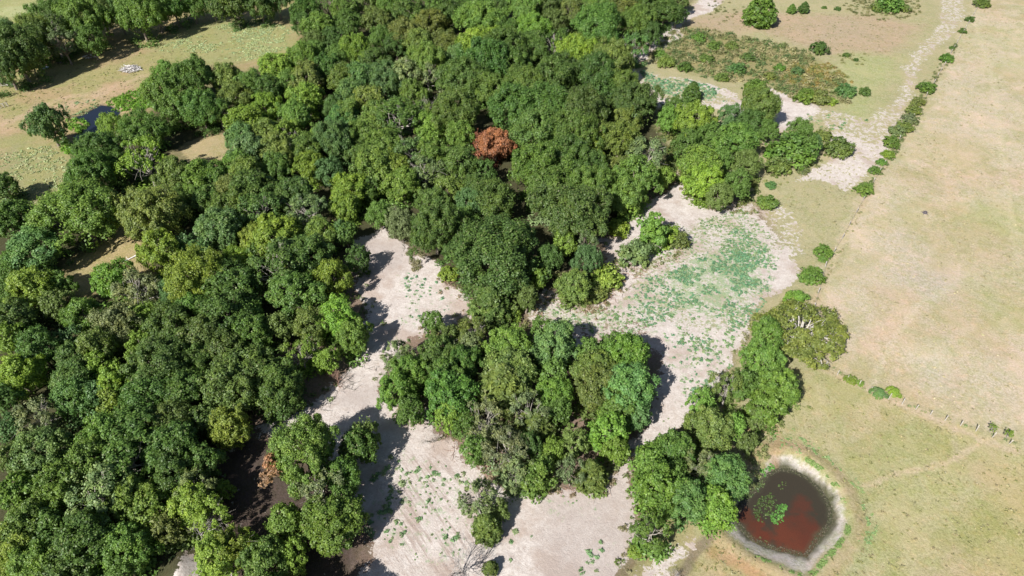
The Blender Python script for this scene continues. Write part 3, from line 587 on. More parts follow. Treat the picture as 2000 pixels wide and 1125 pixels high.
# trees standing just outside the frame, whose shade and edges reach in
for x, y, w_, t in ((520,1190,120,'M'),(640,1190,110,'D'),(760,1240,110,'D'),(820,1200,70,'O')):
    plant_tree(x, y, w_, t, None, {520:'mid green tree just below the bottom edge, leftmost of the four there',640:'dark green tree just below the bottom edge, second from left',760:'dark green tree just below the bottom edge, third from left',820:'olive tree just below the bottom edge, rightmost of the four there'}[x], 'tree', 'trees of the wood')
# ------------------------------------------------------------------ bare trees
def bare_mesh(H, spread, nb, seed):
    g = np.random.default_rng(seed); parts = []
    def grow(p, d, L, r, lv):
        q = p + d * L; parts.append(tube([p, (p + q) / 2 + g.normal(size=3) * L * .05, q], [r, r * .8, r * .6], 4))
        if lv == 0: return
        for _ in range(3 if lv > 1 else 4):
            nd = unit(d + g.normal(size=3) * spread + np.array([0, 0, .12])); grow(p + d * L * g.uniform(.55, 1), nd, L * g.uniform(.6, .8), r * .55, lv - 1)
    for _ in range(nb): grow(np.zeros(3), unit(np.array([g.normal() * spread, g.normal() * spread, 1.])), H * .38, H * .016, 4)
    return mesh_np('branches', *join(parts))
for (x, y, H, lab, m_, nb, s_) in ((832,214,8.5,'bare grey leafless tree among the green crowns, above the rust-red tree', M_PALE, 2, 1),
     (900,1092,7.0,'bare grey-brown leafless bush on the sand at the bottom edge', M_GREY, 5, 2), (655,738,3.6,'small rusty-brown dead bush at the edge of the lower-left wood', M_RED, 5, 3),
     (594,600,4.5,'rusty dead twiggy tree in the gap between the dark oaks', M_RED, 3, 4), (385,1030,6.0,'bare pinkish-grey twiggy tree beside the pale sand mound', M_GREY, 4, 6),
     (850,842,5,'grey dead branchy tree at the left end of the thicket', M_PALE, 2, 8), (948,855,5.5,'silvery leafless tree rising from the middle of the thicket', M_GREY, 4, 9),
     (1322,1125,2.2,'grey dead bush on the pale bank left of the round pond', M_GREY, 6, 12)):
    P = at(x, y, H * .5); e = bpy.data.objects.new('bare_tree', None); COL.objects.link(e); e.location = (P[0], P[1], gz(P[0], P[1]) - .1)
    tag(e, lab, 'bare tree', 'leafless trees'); obj('branches', bare_mesh(H, .55, nb, s_), m_, e)

# brown side of the big lone crown and of one other
def extra_crown(px, py, n, rad, z, col, parent_label):
    par = next(o for o in COL.objects if o.get('label', '').startswith(parent_label)); P = at(px, py, z)
    Cn = P + rng.normal(size=(n, 3)) * np.array([rad, rad, rad * .6]); V, Q = clumps(Cn, np.full(n, .9), 9, 16, .28, center=P - np.array([0, 0, 2.]))
    V = V - P; c = obj('dead_leaves', mesh_np('dead_leaves', V, Q), M_LEAF); c.color = (*col, 1); c.parent = par
    bpy.context.view_layer.update(); c.matrix_parent_inverse = par.matrix_world.inverted(); c.location = P
    c['label'] = 'brown dead leaves'
extra_crown(519, 905, 4, .6, 7.4, (.30,.17,.10), 'broad green tree whose')
extra_crown(528, 935, 3, .5, 7.0, (.28,.18,.11), 'broad green tree whose')

# ------------------------------------------------------------------ water
def water(name, poly, z, rough, label, algae):
    g = np.array(poly); lo = g.min(0) - .6; hi = g.max(0) + .6; st = .12
    xs = np.arange(lo[0], hi[0], st); ys = np.arange(lo[1], hi[1], st); X, Y = np.meshgrid(xs, ys); s = sdf(g, X.ravel(), Y.ravel()).reshape(X.shape)
    I = np.arange(X.size).reshape(X.shape); Q = np.stack([I[:-1, :-1], I[:-1, 1:], I[1:, 1:], I[1:, :-1]], -1).reshape(-1, 4)
    keep = (s[:-1, :-1] > -.5).ravel(); Q = Q[keep]
    used = np.unique(Q); rm = np.full(X.size, -1); rm[used] = np.arange(len(used)); V = np.stack([X.ravel(), Y.ravel(), np.full(X.size, z)], 1)[used]; Q = rm[Q]
    m, n, l, b = mat(name); geo = n.new('ShaderNodeNewGeometry'); pos = geo.outputs['Position']
    x, y = V[:, 0], V[:, 1]
    if algae:
        col = np.empty((len(V), 3)); col[:] = (.046,.036,.025)
        for (a, bb, r, c, k) in ((1530,1055,3.6,(.115,.034,.019),1),(1485,1045,2.6,(.11,.03,.017),.9),(1572,1030,3.2,(.095,.03,.018),.8),(1450,1005,1.8,(.095,.03,.017),.8),(1565,990,2.2,(.10,.03,.018),.7),(1545,1075,3.2,(.115,.034,.019),1),(1595,1055,2.4,(.10,.03,.018),.8),(1460,1015,2.4,(.09,.03,.017),.7)):
            P = at(a, bb, z); q = k * (1 - sst(.25, 1.1, np.hypot(x - P[0], y - P[1]) / r + 1.5 * (fbm(x, y, 1.6, 5) - .5)))[:, None]; col = col * (1 - q) + np.array(c) * q
        e = 1 - sst(0, 1.3, sdf(g, x, y) + 1.2 * (fbm(x, y, 1.2, 8) - .5)); col = col * (1 - .6 * e[:, None]) + np.array((.085,.085,.05)) * .6 * e[:, None]
    else:
        col = np.empty((len(V), 3)); col[:] = (.012,.016,.028)
    me = mesh_np(name, V, Q, col * ((.80, .86, .84) if algae else 1.0))
    c = N(n, 'ShaderNodeAttribute', attribute_name='Col').outputs['Color']
    sp = noise(n, l, 9, 4, .8, pos)
    l.new(mix(n, l, mrange(n, l, sp, .45, .7, 0, .45), c, mix(n, l, 1., c, (2.2,1.9,1.6), 'MULTIPLY')) if algae else c, b.inputs['Base Color'])
    b.inputs['Roughness'].default_value = rough; b.inputs['Specular IOR Level'].default_value = .5
    bp = n.new('ShaderNodeBump'); bp.inputs['Strength'].default_value = .15; bp.inputs['Distance'].default_value = .03; l.new(noise(n, l, 4, 3, .6, pos), bp.inputs['Height']); l.new(bp.outputs[0], b.inputs['Normal'])
    o = obj(name, me, m); tag(o, label, 'water', kind='structure')
water('pond_water', gWATER, ZW, .25, 'murky brown pond water with rust-red algae', True)
water('dark_pond_water', gDARK, -.5, .08, 'dark blue-black pond water by the left pasture', False)

# ------------------------------------------------------------------ ground cover that nobody could count
def inpoly(pts, n):
    g = gpoly(pts); lo = g.min(0); hi = g.max(0); x = rng.uniform(lo[0], hi[0], n); y = rng.uniform(lo[1], hi[1], n)
    k = sdf(g, x, y) > 0; return x[k], y[k]
def area(pts):
    g = gpoly(pts); x, y = g[:, 0], g[:, 1]; return abs(np.dot(x, np.roll(y, 1)) - np.dot(y, np.roll(x, 1))) / 2, np.prod(g.max(0) - g.min(0))
def tufts(x, y, rad, cols, nleaf, lsz, hgt, zoff=0.0, asp=1.8, flat=None):
    n = len(x); z = gh(x, y) if flat is None else np.full(n, flat)
    d = unit(rng.normal(size=(n, nleaf, 3)) + np.array([0, 0, .5])); d[..., 2] = abs(d[..., 2])
    P = np.stack([x, y, z + zoff], 1)[:, None] + d * rad[:, None, None] * rng.uniform(.35, 1., (n, nleaf, 1)) * np.array([1, 1, hgt])
    Nn = unit(d * .5 + np.array([0, 0, .8]) + rng.normal(size=d.shape) * .45)
    S = (rad[:, None] * lsz * rng.uniform(.7, 1.3, (n, nleaf))).ravel()
    V, Q = leaves(P.reshape(-1, 3), Nn.reshape(-1, 3), S, asp)
    cc = np.repeat(cols, nleaf, 0) * rng.uniform(.8, 1.2, (n * nleaf, 1)); return V, Q, np.repeat(cc, 4, 0)
def cover(name, sets, label, cat):
    V = []; Q = []; Cc = []; o = 0
    for v, q, c in sets: V.append(v); Q.append(q + o); Cc.append(c); o += len(v)
    ob = obj(name, mesh_np(name, np.concatenate(V), np.concatenate(Q), np.concatenate(Cc)), M_LEAFC); tag(ob, label, cat, kind='stuff'); return ob
def pick(cs, n): 
    cs = np.array(cs); return cs[rng.integers(0, len(cs), n)] * rng.uniform(.85, 1.15, (n, 1))
sets = []
for pts, dens, r0, r1, cs in WEEDS:
    a, bb = area(pts); x, y = inpoly(pts, int(dens * bb * 1.3))
    k = fbm(x, y, 5.5, 77) + .5 * (fbm(x, y, 1.8, 88) - .5) + rng.uniform(-.08, .08, len(x)) + .035 * np.clip(sdf(gpoly(pts), x, y), 0, 3) > .53; x = x[k]; y = y[k]
    r = rng.uniform(r0, r1, len(x)) * rng.choice([.6, 1, 1.25], len(x))
    sets.append(tufts(x, y, r, pick([(.13,.28,.15),(.17,.31,.17),(.23,.33,.17)] if cs == 'e' else [(.20,.31,.14),(.16,.28,.12),(.27,.34,.17)], len(x)), 18, .42, .6, asp=2.4))
cover('sand_weeds', sets, 'low emerald weeds scattered over the pale sand', 'weeds')
sets = []
for pts, dens, cs in (([(300,95),(390,60),(480,32),(578,55),(560,95),(480,118),(400,118)], 2.4, [(.44,.50,.26),(.38,.47,.26),(.42,.45,.22)]), ([(-40,262),(100,285),(150,335),(110,400),(-40,400)], 2.2, [(.42,.47,.25),(.35,.42,.20),(.44,.44,.25)]),
      ([(125,200),(190,195),(200,212),(150,232),(125,225)], 1.5, [(.26,.35,.18)]), ([(-40,30),(250,-40),(430,8),(585,20),(570,60),(300,130),(0,240)], .12, [(.25,.29,.10),(.35,.36,.14)])):
    a, bb = area(pts); x, y = inpoly(pts, int(dens * bb * 1.4)); k = fbm(x, y, 6, 99) + .6 * (fbm(x, y, 2, 98) - .5) > .49; x = x[k]; y = y[k]
    sets.append(tufts(x, y, rng.uniform(.2, .55, len(x)), pick(cs, len(x)), 12, .5, .45))
cover('pasture_weeds', sets, 'pale sage-green weeds spread over the left pasture', 'weeds')
# scrub in the upper right
sets = []
for pts, dens, cs, rr in (([(1255,118),(1320,55),(1400,60),(1500,80),(1570,95),(1590,120),(1560,150),(1640,150),(1660,205),(1560,205),(1500,165),(1400,160),(1340,142)], .5, [(.23,.23,.10),(.16,.20,.07),(.34,.31,.16),(.13,.19,.07)], (.5, 1.5)),
      ([(1545,125),(1620,125),(1665,160),(1655,190),(1600,180),(1560,165),(1520,165)], .9, [(.27,.24,.07),(.32,.24,.08),(.21,.23,.07)], (.5, 1.0)),
      ([(1640,0),(1800,-10),(1800,25),(1760,45),(1700,40),(1650,20)], .35, [(.25,.24,.11),(.15,.17,.06)], (.4, .9)), ([(1380,0),(1460,5),(1510,30),(1500,60),(1420,45),(1385,30)], .14, [(.25,.24,.11),(.15,.17,.06)], (.4, .9)),
      ([(1630,105),(1690,105),(1690,130),(1640,125)], .3, [(.25,.25,.10)], (.3, .7)),
      ([(1290,250),(1320,230),(1480,330),(1480,400),(1440,405),(1350,385),(1310,330)], .5, [(.14,.18,.05),(.18,.20,.06),(.10,.15,.04)], (.7, 1.5)),
      ([(1500,300),(1560,320),(1640,300),(1640,275),(1660,290),(1580,340),(1500,345)], .3, [(.20,.22,.08),(.14,.18,.05)], (.5, 1.1)),
      ([(1690,372),(1712,330),(1742,285),(1775,225),(1812,160),(1840,120),(1862,85),(1870,90),(1850,130),(1822,175),(1790,232),(1755,292),(1722,340),(1700,378)], .9, [(.16,.20,.07),(.24,.24,.11),(.13,.18,.06)], (.25, .8)),
      ([(1585,600),(1600,560),(1630,500),(1680,400),(1690,402),(1640,508),(1608,570),(1592,606)], .5, [(.24,.26,.11),(.33,.29,.16)], (.15, .45)),
      ([(1615,705),(1660,738),(1740,775),(1850,815),(2000,868),(2000,874),(1850,822),(1738,783),(1650,745),(1612,716)], .9, [(.24,.28,.12),(.33,.31,.17),(.18,.25,.09)], (.15, .45)),
      ([(1470,330),(1530,335),(1560,350),(1480,380)], .08, [(.26,.28,.10)], (.4, .8))):
    a, bb = area(pts); x, y = inpoly(pts, int(dens * bb)); sets.append(tufts(x, y, rng.uniform(*rr, len(x)), pick(cs, len(x)), 60, .22, .95))
cover('scrub_thicket', sets, 'olive and rusty low scrub covering the upper right pasture', 'scrub')
# undergrowth below the trees, dry brush at the wood's edge
sets = []; ux = []; uy = []; ut = []
for (x, y, W, H, tone, form, px, py) in PLACED:
    if form in ('bush', 'sprawl') or W < 4: continue
    if 520 < px < 800 and py > 780: continue
    if px > 1500 or (px < 240 and 200 < py < 260): continue
    for _ in range(9):
        a = rng.uniform(0, 6.28); q = rng.uniform(.2, .75) * W * .6; ux.append(x + math.cos(a) * q); uy.append(y + math.sin(a) * q); ut.append(TONE[tone][1])
ux = np.array(ux); uy = np.array(uy); ut = np.array(ut)
k = (sdf(gWATER, ux, uy) < -1.5) & (sdf(gDARK, ux, uy) < -1)
for s in ([(430,880),(560,820),(760,720),(800,900),(700,1125),(420,1120)], [(690,440),(800,470),(800,640),(700,720),(690,560)], [(120,560),(240,440),(290,480),(280,540)], [(395,265),(460,255),(455,310),(370,310)]): k &= sdf(gpoly(s), ux, uy) < 0
ux, uy, ut = ux[k], uy[k], ut[k]
sets.append(tufts(ux, uy, rng.uniform(.9, 2.2, len(ux)), ut * rng.uniform(.8, 1.3, (len(ux), 1)), 90, .17, 1.1))
for pts, dens, cs, rr in (([(920,600),(1010,600),(1040,640),(1010,660),(900,660),(850,660)], .5, [(.14,.17,.05),(.20,.20,.08)], (.6,1.3)),
      ([(1075,540),(1215,520),(1205,560),(1170,590),(1140,592),(1095,565)], .7, [(.17,.20,.05),(.22,.22,.10),(.12,.16,.04)], (.6,1.4)),
      ([(1150,440),(1240,400),(1300,360),(1320,335),(1300,320),(1200,380)], .45, [(.16,.21,.04),(.12,.17,.04)], (.7,1.4)),
      ([(880,860),(960,900),(1000,945),(1180,935),(1200,880),(1100,850),(950,800)], .3, [(.12,.17,.05),(.20,.20,.10)], (.6,1.3)),
      ([(1320,1000),(1370,960),(1440,1000),(1420,1020),(1330,1040)], .3, [(.14,.20,.05)], (.5,1.1)),
      ([(1460,850),(1490,820),(1520,830),(1500,900),(1480,960),(1440,930)], .5, [(.30,.30,.13),(.22,.25,.10)], (.4,.9)),
      ([(790,480),(830,500),(815,545),(800,520)], .6, [(.24,.22,.13),(.20,.21,.09)], (.4,.9)),
      ([(760,410),(810,430),(810,480),(770,460)], .8, [(.27,.25,.16),(.20,.22,.10)], (.6,1.2)),
      ([(620,660),(700,620),(720,700),(640,720)], .2, [(.13,.19,.05)], (.6,1.2)),
      ([(0,570),(60,600),(140,640),(60,700),(0,690)], .3, [(.06,.09,.03)], (1.,2.))):
    a, bb = area(pts); x, y = inpoly(pts, int(dens * bb)); sets.append(tufts(x, y, rng.uniform(*rr, len(x)), pick(cs, len(x)), 60, .22, .95))
for path, per, sp, cs in (([(1180,470),(1225,430),(1320,345)], 2.5, .9, [(.17,.22,.07),(.26,.22,.13)]), ([(1050,640),(1060,575),(1140,608),(1180,600),(1215,555)], 2.5, .8, [(.20,.22,.09),(.28,.21,.13)]), ([(925,890),(960,940),(1060,955),(1185,945),(1240,880)], 2.5, .8, [(.16,.20,.07),(.27,.22,.14)]),
      ([(870,545),(925,600),(880,640),(800,660)], 2, .9, [(.19,.23,.08),(.28,.22,.14)]), ([(1205,510),(1240,530),(1340,490)], 2, .6, [(.20,.22,.09)]), ([(1330,350),(1360,395),(1480,415)], 2.5, .8, [(.18,.23,.07),(.24,.22,.11)]), ([(1260,870),(1235,960),(1230,1060),(1215,1125)], 1.6, .7, [(.17,.22,.07),(.24,.22,.12)]), ([(1380,790),(1330,860),(1265,890)], 1.6, .7, [(.16,.22,.06)]),
      ([(620,780),(700,700),(720,620),(700,500)], 1.3, 1.2, [(.13,.18,.06)]), ([(760,700),(745,760),(830,810),(880,860)], 2, .7, [(.20,.23,.10),(.24,.22,.12)]), ([(1480,620),(1450,690),(1400,760)], 1.5, .8, [(.24,.24,.12),(.17,.22,.07)]), ([(1545,740),(1560,790),(1490,850),(1470,930)], 2, .8, [(.20,.24,.08),(.28,.28,.14)]), ([(1280,215),(1330,330)], 3, 1.2, [(.17,.20,.06),(.24,.23,.09)])):
    g = gpoly(path)
    for i in range(len(g) - 1):
        n_ = int(np.linalg.norm(g[i + 1] - g[i]) * per) + 1; t = rng.uniform(size=(n_, 1)); P = g[i] + (g[i + 1] - g[i]) * t + rng.normal(size=(n_, 2)) * sp
        sets.append(tufts(P[:, 0], P[:, 1], rng.uniform(.15, .75, n_), pick(cs, n_), 30, .3, .9))
cover('undergrowth', sets, 'tangled undergrowth below and between the trees', 'undergrowth')
# reeds by the dark pond, pond plants
sets = []
for pts in (zz((0, 0), 2.857, [(590,575),(640,540),(720,505),(800,490),(850,520),(880,590),(800,610),(680,620),(630,612)]), zz((0, 0), 2.857, [(370,670),(420,655),(485,672),(500,695),(455,730),(400,735),(370,700)]), zz((0,0),2.857,[(330,800),(440,790),(430,860),(340,850)])):
    a, bb = area(pts); x, y = inpoly(pts, int(2.2 * bb)); sets.append(tufts(x, y, rng.uniform(.3, .8, len(x)), pick([(.15,.29,.03),(.18,.33,.04),(.12,.25,.03)], len(x)), 22, .4, 1.0))
cover('reeds', sets, 'bright green reeds fringing the dark pond', 'reeds')
sets = []
o_, s_ = (1400, 880), 4.593
for pts, dens, cs, r_, fl in ((zz(o_, s_, [(500,600),(490,550),(530,480),(590,445),(640,450),(640,490),(610,540),(605,600),(580,630),(530,630)]), 16, [(.13,.30,.06),(.11,.26,.06)], (.12,.3), ZW + .02),
      (zz(o_, s_, [(340,470),(420,380),(500,350),(560,420),(540,500),(480,580),(400,620),(350,560)]), 13, [(.07,.11,.035),(.10,.15,.045)], (.08,.24), ZW + .01),
      (zz(o_, s_, [(560,270),(620,240),(660,270),(640,320),(570,320)]), 6, [(.11,.16,.05)], (.08,.2), ZW + .01),
      (zz(o_, s_, [(250,400),(330,300),(420,220),(430,290),(380,340),(300,400)]), 7, [(.09,.14,.05),(.12,.16,.06)], (.1,.35), ZW + .03),
      (zz(o_, s_, [(260,740),(400,730),(490,780),(470,830),(380,830),(300,790)]), 4, [(.13,.14,.05)], (.06,.18), ZW + .01),
      (zz(o_, s_, [(380,180),(470,110),(520,110),(525,150),(460,190),(400,215)]), 9, [(.15,.32,.06),(.12,.28,.06)], (.15,.4), None)):
    a, bb = area(pts); x, y = inpoly(pts, int(dens * bb)); sets.append(tufts(x, y, rng.uniform(*r_, len(x)), pick(cs, len(x)), 10, .6, .35, flat=fl))
# drowned grass fringe along the water's edge and green ring on the bank
def along(poly, off0, off1, n, a0=0, a1=1):
    g = np.array(poly); L = np.linalg.norm(np.roll(g, -1, 0) - g, axis=1); cum = np.concatenate([[0], np.cumsum(L)]); t = rng.uniform(a0, a1, n) * cum[-1]
    i = np.clip(np.searchsorted(cum, t) - 1, 0, len(g) - 1); f = (t - cum[i]) / L[i]; P = g[i] + (np.roll(g, -1, 0)[i] - g[i]) * f[:, None]; c = g.mean(0)
    d = unit(P - c); P = P + d * rng.uniform(off0, off1, n)[:, None]; return P[:, 0], P[:, 1]
x, y = along(gWATER, -.7, .35, 1500); sets.append(tufts(x, y, rng.uniform(.05, .14, len(x)), pick([(.12,.11,.075),(.09,.10,.05),(.17,.15,.11)], len(x)), 6, .7, 1., flat=ZW))
x, y = along(gBANK, .1, .8, 2000, .08, .64); k = fbm(x, y, 1.6, 13) > .52; sets.append(tufts(x[k], y[k], rng.uniform(.08, .24, k.sum()), pick([(.24,.34,.11),(.20,.31,.10)], k.sum()), 10, .5, .5))
x, y = along(gBANK, 2.8, 4.2, 1500, 0, .33); k = fbm(x, y, 2, 15) > .5; sets.append(tufts(x[k], y[k], rng.uniform(.08, .24, k.sum()), pick([(.24,.36,.16),(.27,.36,.14)], k.sum()), 10, .5, .5))
for pts, dens in ((zz((1300, 731), 2.857, [(620,440),(640,370),(700,350),(740,400),(750,450),(690,455)]), 1.6),(zz((1300,731),2.857,[(1070,930),(1100,890),(1130,980),(1090,1000)]), 1.),(zz((1300,731),2.857,[(680,260),(740,330),(880,420),(1000,560),(960,580),(820,440),(700,330)]), .9)):
    a, bb = area(pts); x, y = inpoly(pts, int(dens * bb)); sets.append(tufts(x, y, rng.uniform(.15, .4, len(x)), pick([(.22,.36,.13),(.26,.37,.16)], len(x)), 10, .5, .5))
cover('pond_plants', sets, 'water weeds and green fringe in and around the round brown pond', 'water plants')
# grass tufts of the fields
sets = []
for pts, dens, cs in ((REG[17][0], .55, [(.36,.36,.15),(.46,.43,.24),(.52,.44,.26)]), (REG[16][0], .26, [(.56,.49,.31),(.64,.57,.38),(.52,.48,.28)]), (REG[13][0], .3, [(.42,.35,.2),(.3,.31,.14)]), ([(1560,300),(1700,380),(1600,520),(1540,470),(1480,400)], .35, [(.36,.38,.18),(.44,.40,.24)]),
      ([(1380,1000),(1340,1125),(1420,1125),(1470,1100)], 1., [(.33,.33,.13)]), ([(0,60),(300,40),(585,40),(450,150),(0,260)], .3, [(.37,.33,.16),(.30,.32,.12),(.46,.38,.23)])):
    g = gpoly(pts); g2 = np.clip(g, [-200, 25], [200, 250]); lo = g2.min(0); hi = g2.max(0); n = int(dens * np.prod(hi - lo)); x = rng.uniform(lo[0], hi[0], n); y = rng.uniform(lo[1], hi[1], n)
    k = (sdf(g, x, y) > .3) & (sdf(gBANK, x, y) < -.6); x = x[k]; y = y[k]; sets.append(tufts(x, y, rng.uniform(.12, .42, len(x)), pick(cs, len(x)) * .68, 7, .5, .6))
cover('grass_tufts', sets, 'tufts of dry grass over the fields', 'grass')

# ------------------------------------------------------------------ dry brush lines (sticks) at the rim of the clearing
def sticks(paths, per_m, spread, lmin, lmax, r, m_, name, label, cat):
    parts = []
    for pts in paths:
        g = gpoly(pts)
        for i in range(len(g) - 1):
            L = np.linalg.norm(g[i + 1] - g[i])
            for _ in range(int(L * per_m)):
                p = g[i] + (g[i + 1] - g[i]) * rng.uniform() + rng.normal(size=2) * spread; a = rng.uniform(0, 6.28); l_ = rng.uniform(lmin, lmax)
                z = gz(p[0], p[1]); s = np.array([p[0], p[1], z + rng.uniform(.02, .25)]); e = s + np.array([math.cos(a) * l_, math.sin(a) * l_, rng.uniform(-.05, .35)])
                parts.append(tube([s, (s + e) / 2 + rng.normal(size=3) * .06 * l_, e], [r, r * .8, r * .4], 4))
    o = obj(name, mesh_np(name, *join(parts)), m_); tag(o, label, cat, kind='stuff')
sticks([[(1180,470),(1225,430),(1320,345)],[(1050,640),(1060,575),(1140,610),(1180,600),(1215,555)],[(925,890),(960,940),(1060,955),(1185,945)],[(870,545),(925,600),(880,640)],[(1205,510),(1215,545)],[(1340,360),(1360,390),(1410,405),(1460,405)],[(1230,500),(1240,540),(1290,520),(1340,490)],[(880,850),(910,890)],[(1140,740),(1160,860)]], 5, .7, .5, 1.8, .035, M_RED, 'brush_debris', 'reddish-brown dead brush lying along the edges of the clearing', 'brush')
sticks([[(1560,195),(1600,215)],[(1060,575),(1100,600)],[(620,800),(760,690)],[(960,900),(1150,925)],[(770,440),(800,500)],[(1480,625),(1500,640)]], 3, .9, .7, 2.2, .04, M_PALE, 'fallen_branches', 'pale fallen branches at the foot of the trees', 'branches')

# ------------------------------------------------------------------ pile of logs, fallen log, debris
def pile(px, py, wx, wy, h, n, label, seed, mats=(M_WHITE, M_GREY), rad=(.03, .09)):
    g = np.random.default_rng(seed); P = at(px, py); e = bpy.data.objects.new('log_pile', None); COL.objects.link(e); e.location = (P[0], P[1], gz(P[0], P[1])); tag(e, label, 'log pile')
    for mi, m_ in enumerate(mats):
        parts = []
        for _ in range(n // len(mats)):
            a = g.uniform(0, 6.28); q = math.sqrt(g.uniform()) * .8; c = np.array([math.cos(a) * q * wx, math.sin(a) * q * wy, h * (1 - q) * g.uniform(.3, 1) + .1]); b_ = g.normal() * 1.1 + (0 if mi else .5); L = g.uniform(.4, 1.5) * wx * .26
            d = np.array([math.cos(b_), math.sin(b_), g.normal() * .15]) * L; r = g.uniform(*rad)
            parts.append(tube([c - d, c + g.normal(size=3) * .08, c + d], [r, r * .9, r * .7], 6))
        obj('bleached_logs' if mi == 0 else 'grey_logs', mesh_np('logs', *join(parts)), m_, e)
    return e
pile(256,136,3.4,2.6,1.5,190,'mound of bleached white and grey logs in the left pasture',1)
pile(8,166,3.0,2.0,1.0,40,'heap of white branches in the shade at the far left',2)
pile(174,112,2.2,1.4,1.0,26,'small dark and white scrap heap at the foot of the hedge trees',3,(M_WHITE, M_BARK), (.05,.2))
pile(122,122,2.0,1.0,.4,16,'low scatter of grey timber in the hedge shadow',5,(M_GREY, M_BARK))
o = obj('fallen_log', mesh_np('fallen_log', *join([tube([at(*p, .25) for p in [(237,512),(250,507),(262,501),(268,498)]], [.09,.13,.16,.2], 7), tube([at(250,507,.25), at(246,501,.5)], [.08,.03], 5), tube([at(244,509,.25), at(238,515,.3)], [.06,.03], 5)])), M_WHITE); tag(o, 'bleached fallen log lying in the small grass gap at left', 'log')
for (x, y, lx, ly, lz, lab, nm) in ((88,133,2.6,.9,.35,'pale blue sheet-metal trough in the hedge shadow at left','metal_trough'), (430,8,2.2,1.4,.9,'white rounded tank half under the trees at the top edge','water_tank')):
    P = at(x, y); z = gz(P[0], P[1]); V = []; 
    prof = [(0, 1), (.5, 1.0), (.85, .85), (1, .45)] if nm == 'water_tank' else [(0, .8), (1, 1), (1, .93), (.15, .75)]
    k = 20; a = np.arange(k) / k * 2 * np.pi; ring_ = []
    for hz, rr in prof: ring_.append(np.stack([np.sign(np.cos(a)) * abs(np.cos(a)) ** .6 * lx / 2 * rr, np.sign(np.sin(a)) * abs(np.sin(a)) ** .6 * ly / 2 * rr, np.full(k, hz * lz)], 1))
    V = np.concatenate(ring_); Q = [(i * k + j, i * k + (j + 1) % k, (i + 1) * k + (j + 1) % k, (i + 1) * k + j) for i in range(len(prof) - 1) for j in range(k)]
    me = mesh_np(nm, V, Q); bm_c = None
    import bmesh
    bm = bmesh.new(); bm.from_mesh(me); bm.verts.ensure_lookup_table(); bm.faces.new([bm.verts[(len(prof) - 1) * k + j] for j in range(k)]); bm.to_mesh(me); bm.free()
    m_, n, l, b = mat(nm); geo = n.new('ShaderNodeNewGeometry'); l.new(mix(n, l, noise(n, l, 3, 4, .6, geo.outputs['Position']), (.45,.55,.68) if nm == 'metal_trough' else (.75,.75,.72), (.75,.8,.85) if nm == 'metal_trough' else (.85,.84,.8)), b.inputs['Base Color']); b.inputs['Roughness'].default_value = .5
    o = obj(nm, me, m_); o.location = (P[0], P[1], z); o.rotation_euler = (0, 0, R(50 if nm == 'metal_trough' else 10)); tag(o, lab, 'trough' if nm == 'metal_trough' else 'tank')
# stump-like dark object in the dry field
P = at(1806, 417); parts = [tube([(0,0,-.05),(0,0,.1),(0.02,0,.32),(0.05,.02,.42)], [.62,.46,.36,.30], 10)]
for a in (.3, 1.5, 2.6, 3.9, 5.1): parts.append(tube([(0,0,.12),(math.cos(a)*.5,math.sin(a)*.5,.08),(math.cos(a)*.95,math.sin(a)*.9,.02)], [.14,.09,.03], 5))
parts.append(tube([(0.05,.02,.42),(0.05,.02,.40),(.05,.02,.405)], [.30,.15,.001], 10))
M_DARK = wood('dark_stump_wood', (.05,.045,.05), (.12,.10,.11)); o = obj('tree_stump', mesh_np('tree_stump', *join(parts)), M_DARK); o.location = (P[0], P[1], gz(P[0], P[1])); tag(o, 'small dark grey rooty stump alone in the dry right-hand field', 'stump')
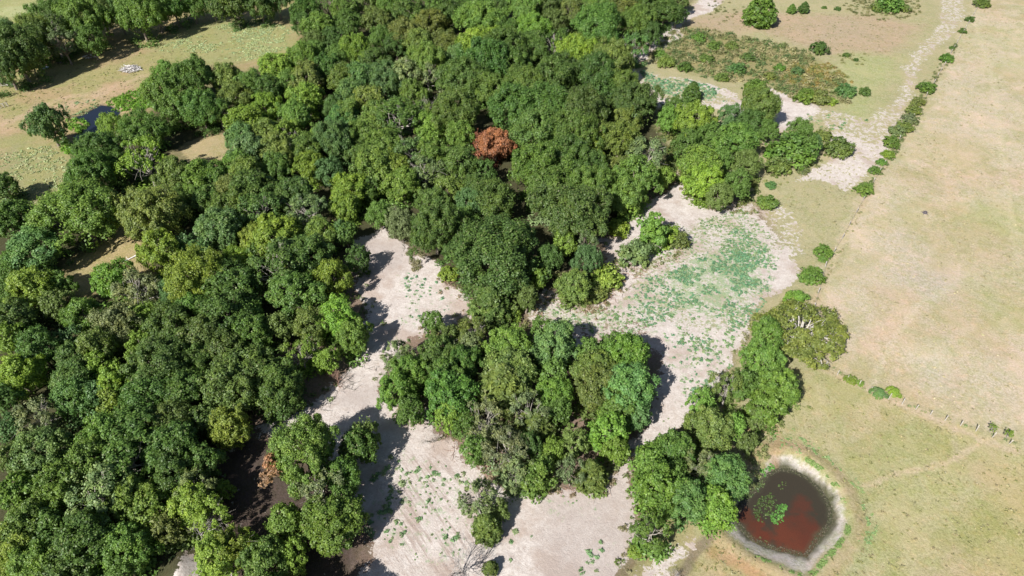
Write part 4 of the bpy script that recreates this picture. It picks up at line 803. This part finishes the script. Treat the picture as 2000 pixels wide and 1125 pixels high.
# ------------------------------------------------------------------ fences
def fence(pts, step, label, irregular, pm):
    g = gpoly(pts); e = bpy.data.objects.new('wire_fence', None); COL.objects.link(e); e.location = (g[0][0], g[0][1], gz(*g[0])); tag(e, label, 'fence', 'wire fences'); base = np.array(e.location)
    pos = []
    for i in range(len(g) - 1):
        L = np.linalg.norm(g[i + 1] - g[i]); n = max(1, round(L / step))
        for k in range(n): pos.append(g[i] + (g[i + 1] - g[i]) * (k / n))
    pos.append(g[-1]); post = None; tops = []
    for p in pos:
        z = gz(*p); H = 1.35; me = post
        if me is None:
            me = post = mesh_np('post', *tube([(0,0,-.3),(0,0,.7),(0,0,1.35),(0,0,1.37)], [.085,.08,.075,.02], 7)); me.materials.append(pm)
        o = bpy.data.objects.new('post', me); COL.objects.link(o); o.parent = e; o.location = (p[0] - base[0], p[1] - base[1], z - base[2]); o.rotation_euler = (random.uniform(-.08, .08), random.uniform(-.08, .08), random.uniform(0, 3)); o.scale = (1, 1, random.uniform(.8, 1.1)); tops.append(np.array([p[0], p[1], z]))
    parts = []
    for h in (.4, .75, 1.1):
        for a, b_ in zip(tops[:-1], tops[1:]): parts.append(tube([a + [0, 0, h] - base, (a + b_) / 2 + [0, 0, h - .03] - base, b_ + [0, 0, h] - base], [.008] * 3, 3))
    obj('wire', mesh_np('wire', *join(parts)), M_WIRE, e)
M_WIRE = wood('rusty_wire', (.30,.26,.23), (.4,.36,.33)); M_POST = wood('post_wood', (.33,.30,.26), (.44,.41,.36))
fence([(1615,722),(1655,742),(1700,764),(1735,780),(1788,800),(1845,822),(1905,843),(1970,868),(2040,892)], 2.3, 'wire fence on wooden posts crossing the lower right fields', True, M_POST)
fence([(1612,716),(1604,660),(1590,600),(1612,520),(1645,465),(1685,392),(1735,308),(1800,204),(1862,96),(1915,5)], 5.0, 'old wire fence under the shrub line beside the big dry field', True, M_GREY)
# low rail hurdle at the far left
P0 = at(-6, 213); P1 = at(16, 207); e = bpy.data.objects.new('rail_fence', None); COL.objects.link(e); z = gz(P0[0], P0[1]); e.location = (P0[0], P0[1], z); tag(e, 'short grey timber rail panel at the left edge of the pasture', 'fence')
D = P1 - P0; D[2] = 0
for i in range(4): obj('post', mesh_np('post', *tube([D * i / 3 + [0,0,-.2], D * i / 3 + [0,0,1.3]], [.09,.08], 6)), M_GREY, e)
for h in (.5, .85, 1.2): obj('rail', mesh_np('rail', *tube([D * -.03 + [0,.1,h], D * 1.03 + [0,.1,h]], [.07,.07], 4)), M_GREY, e)
print('things', len([o for o in COL.objects if o.parent is None]), 'trees', len(PLACED))
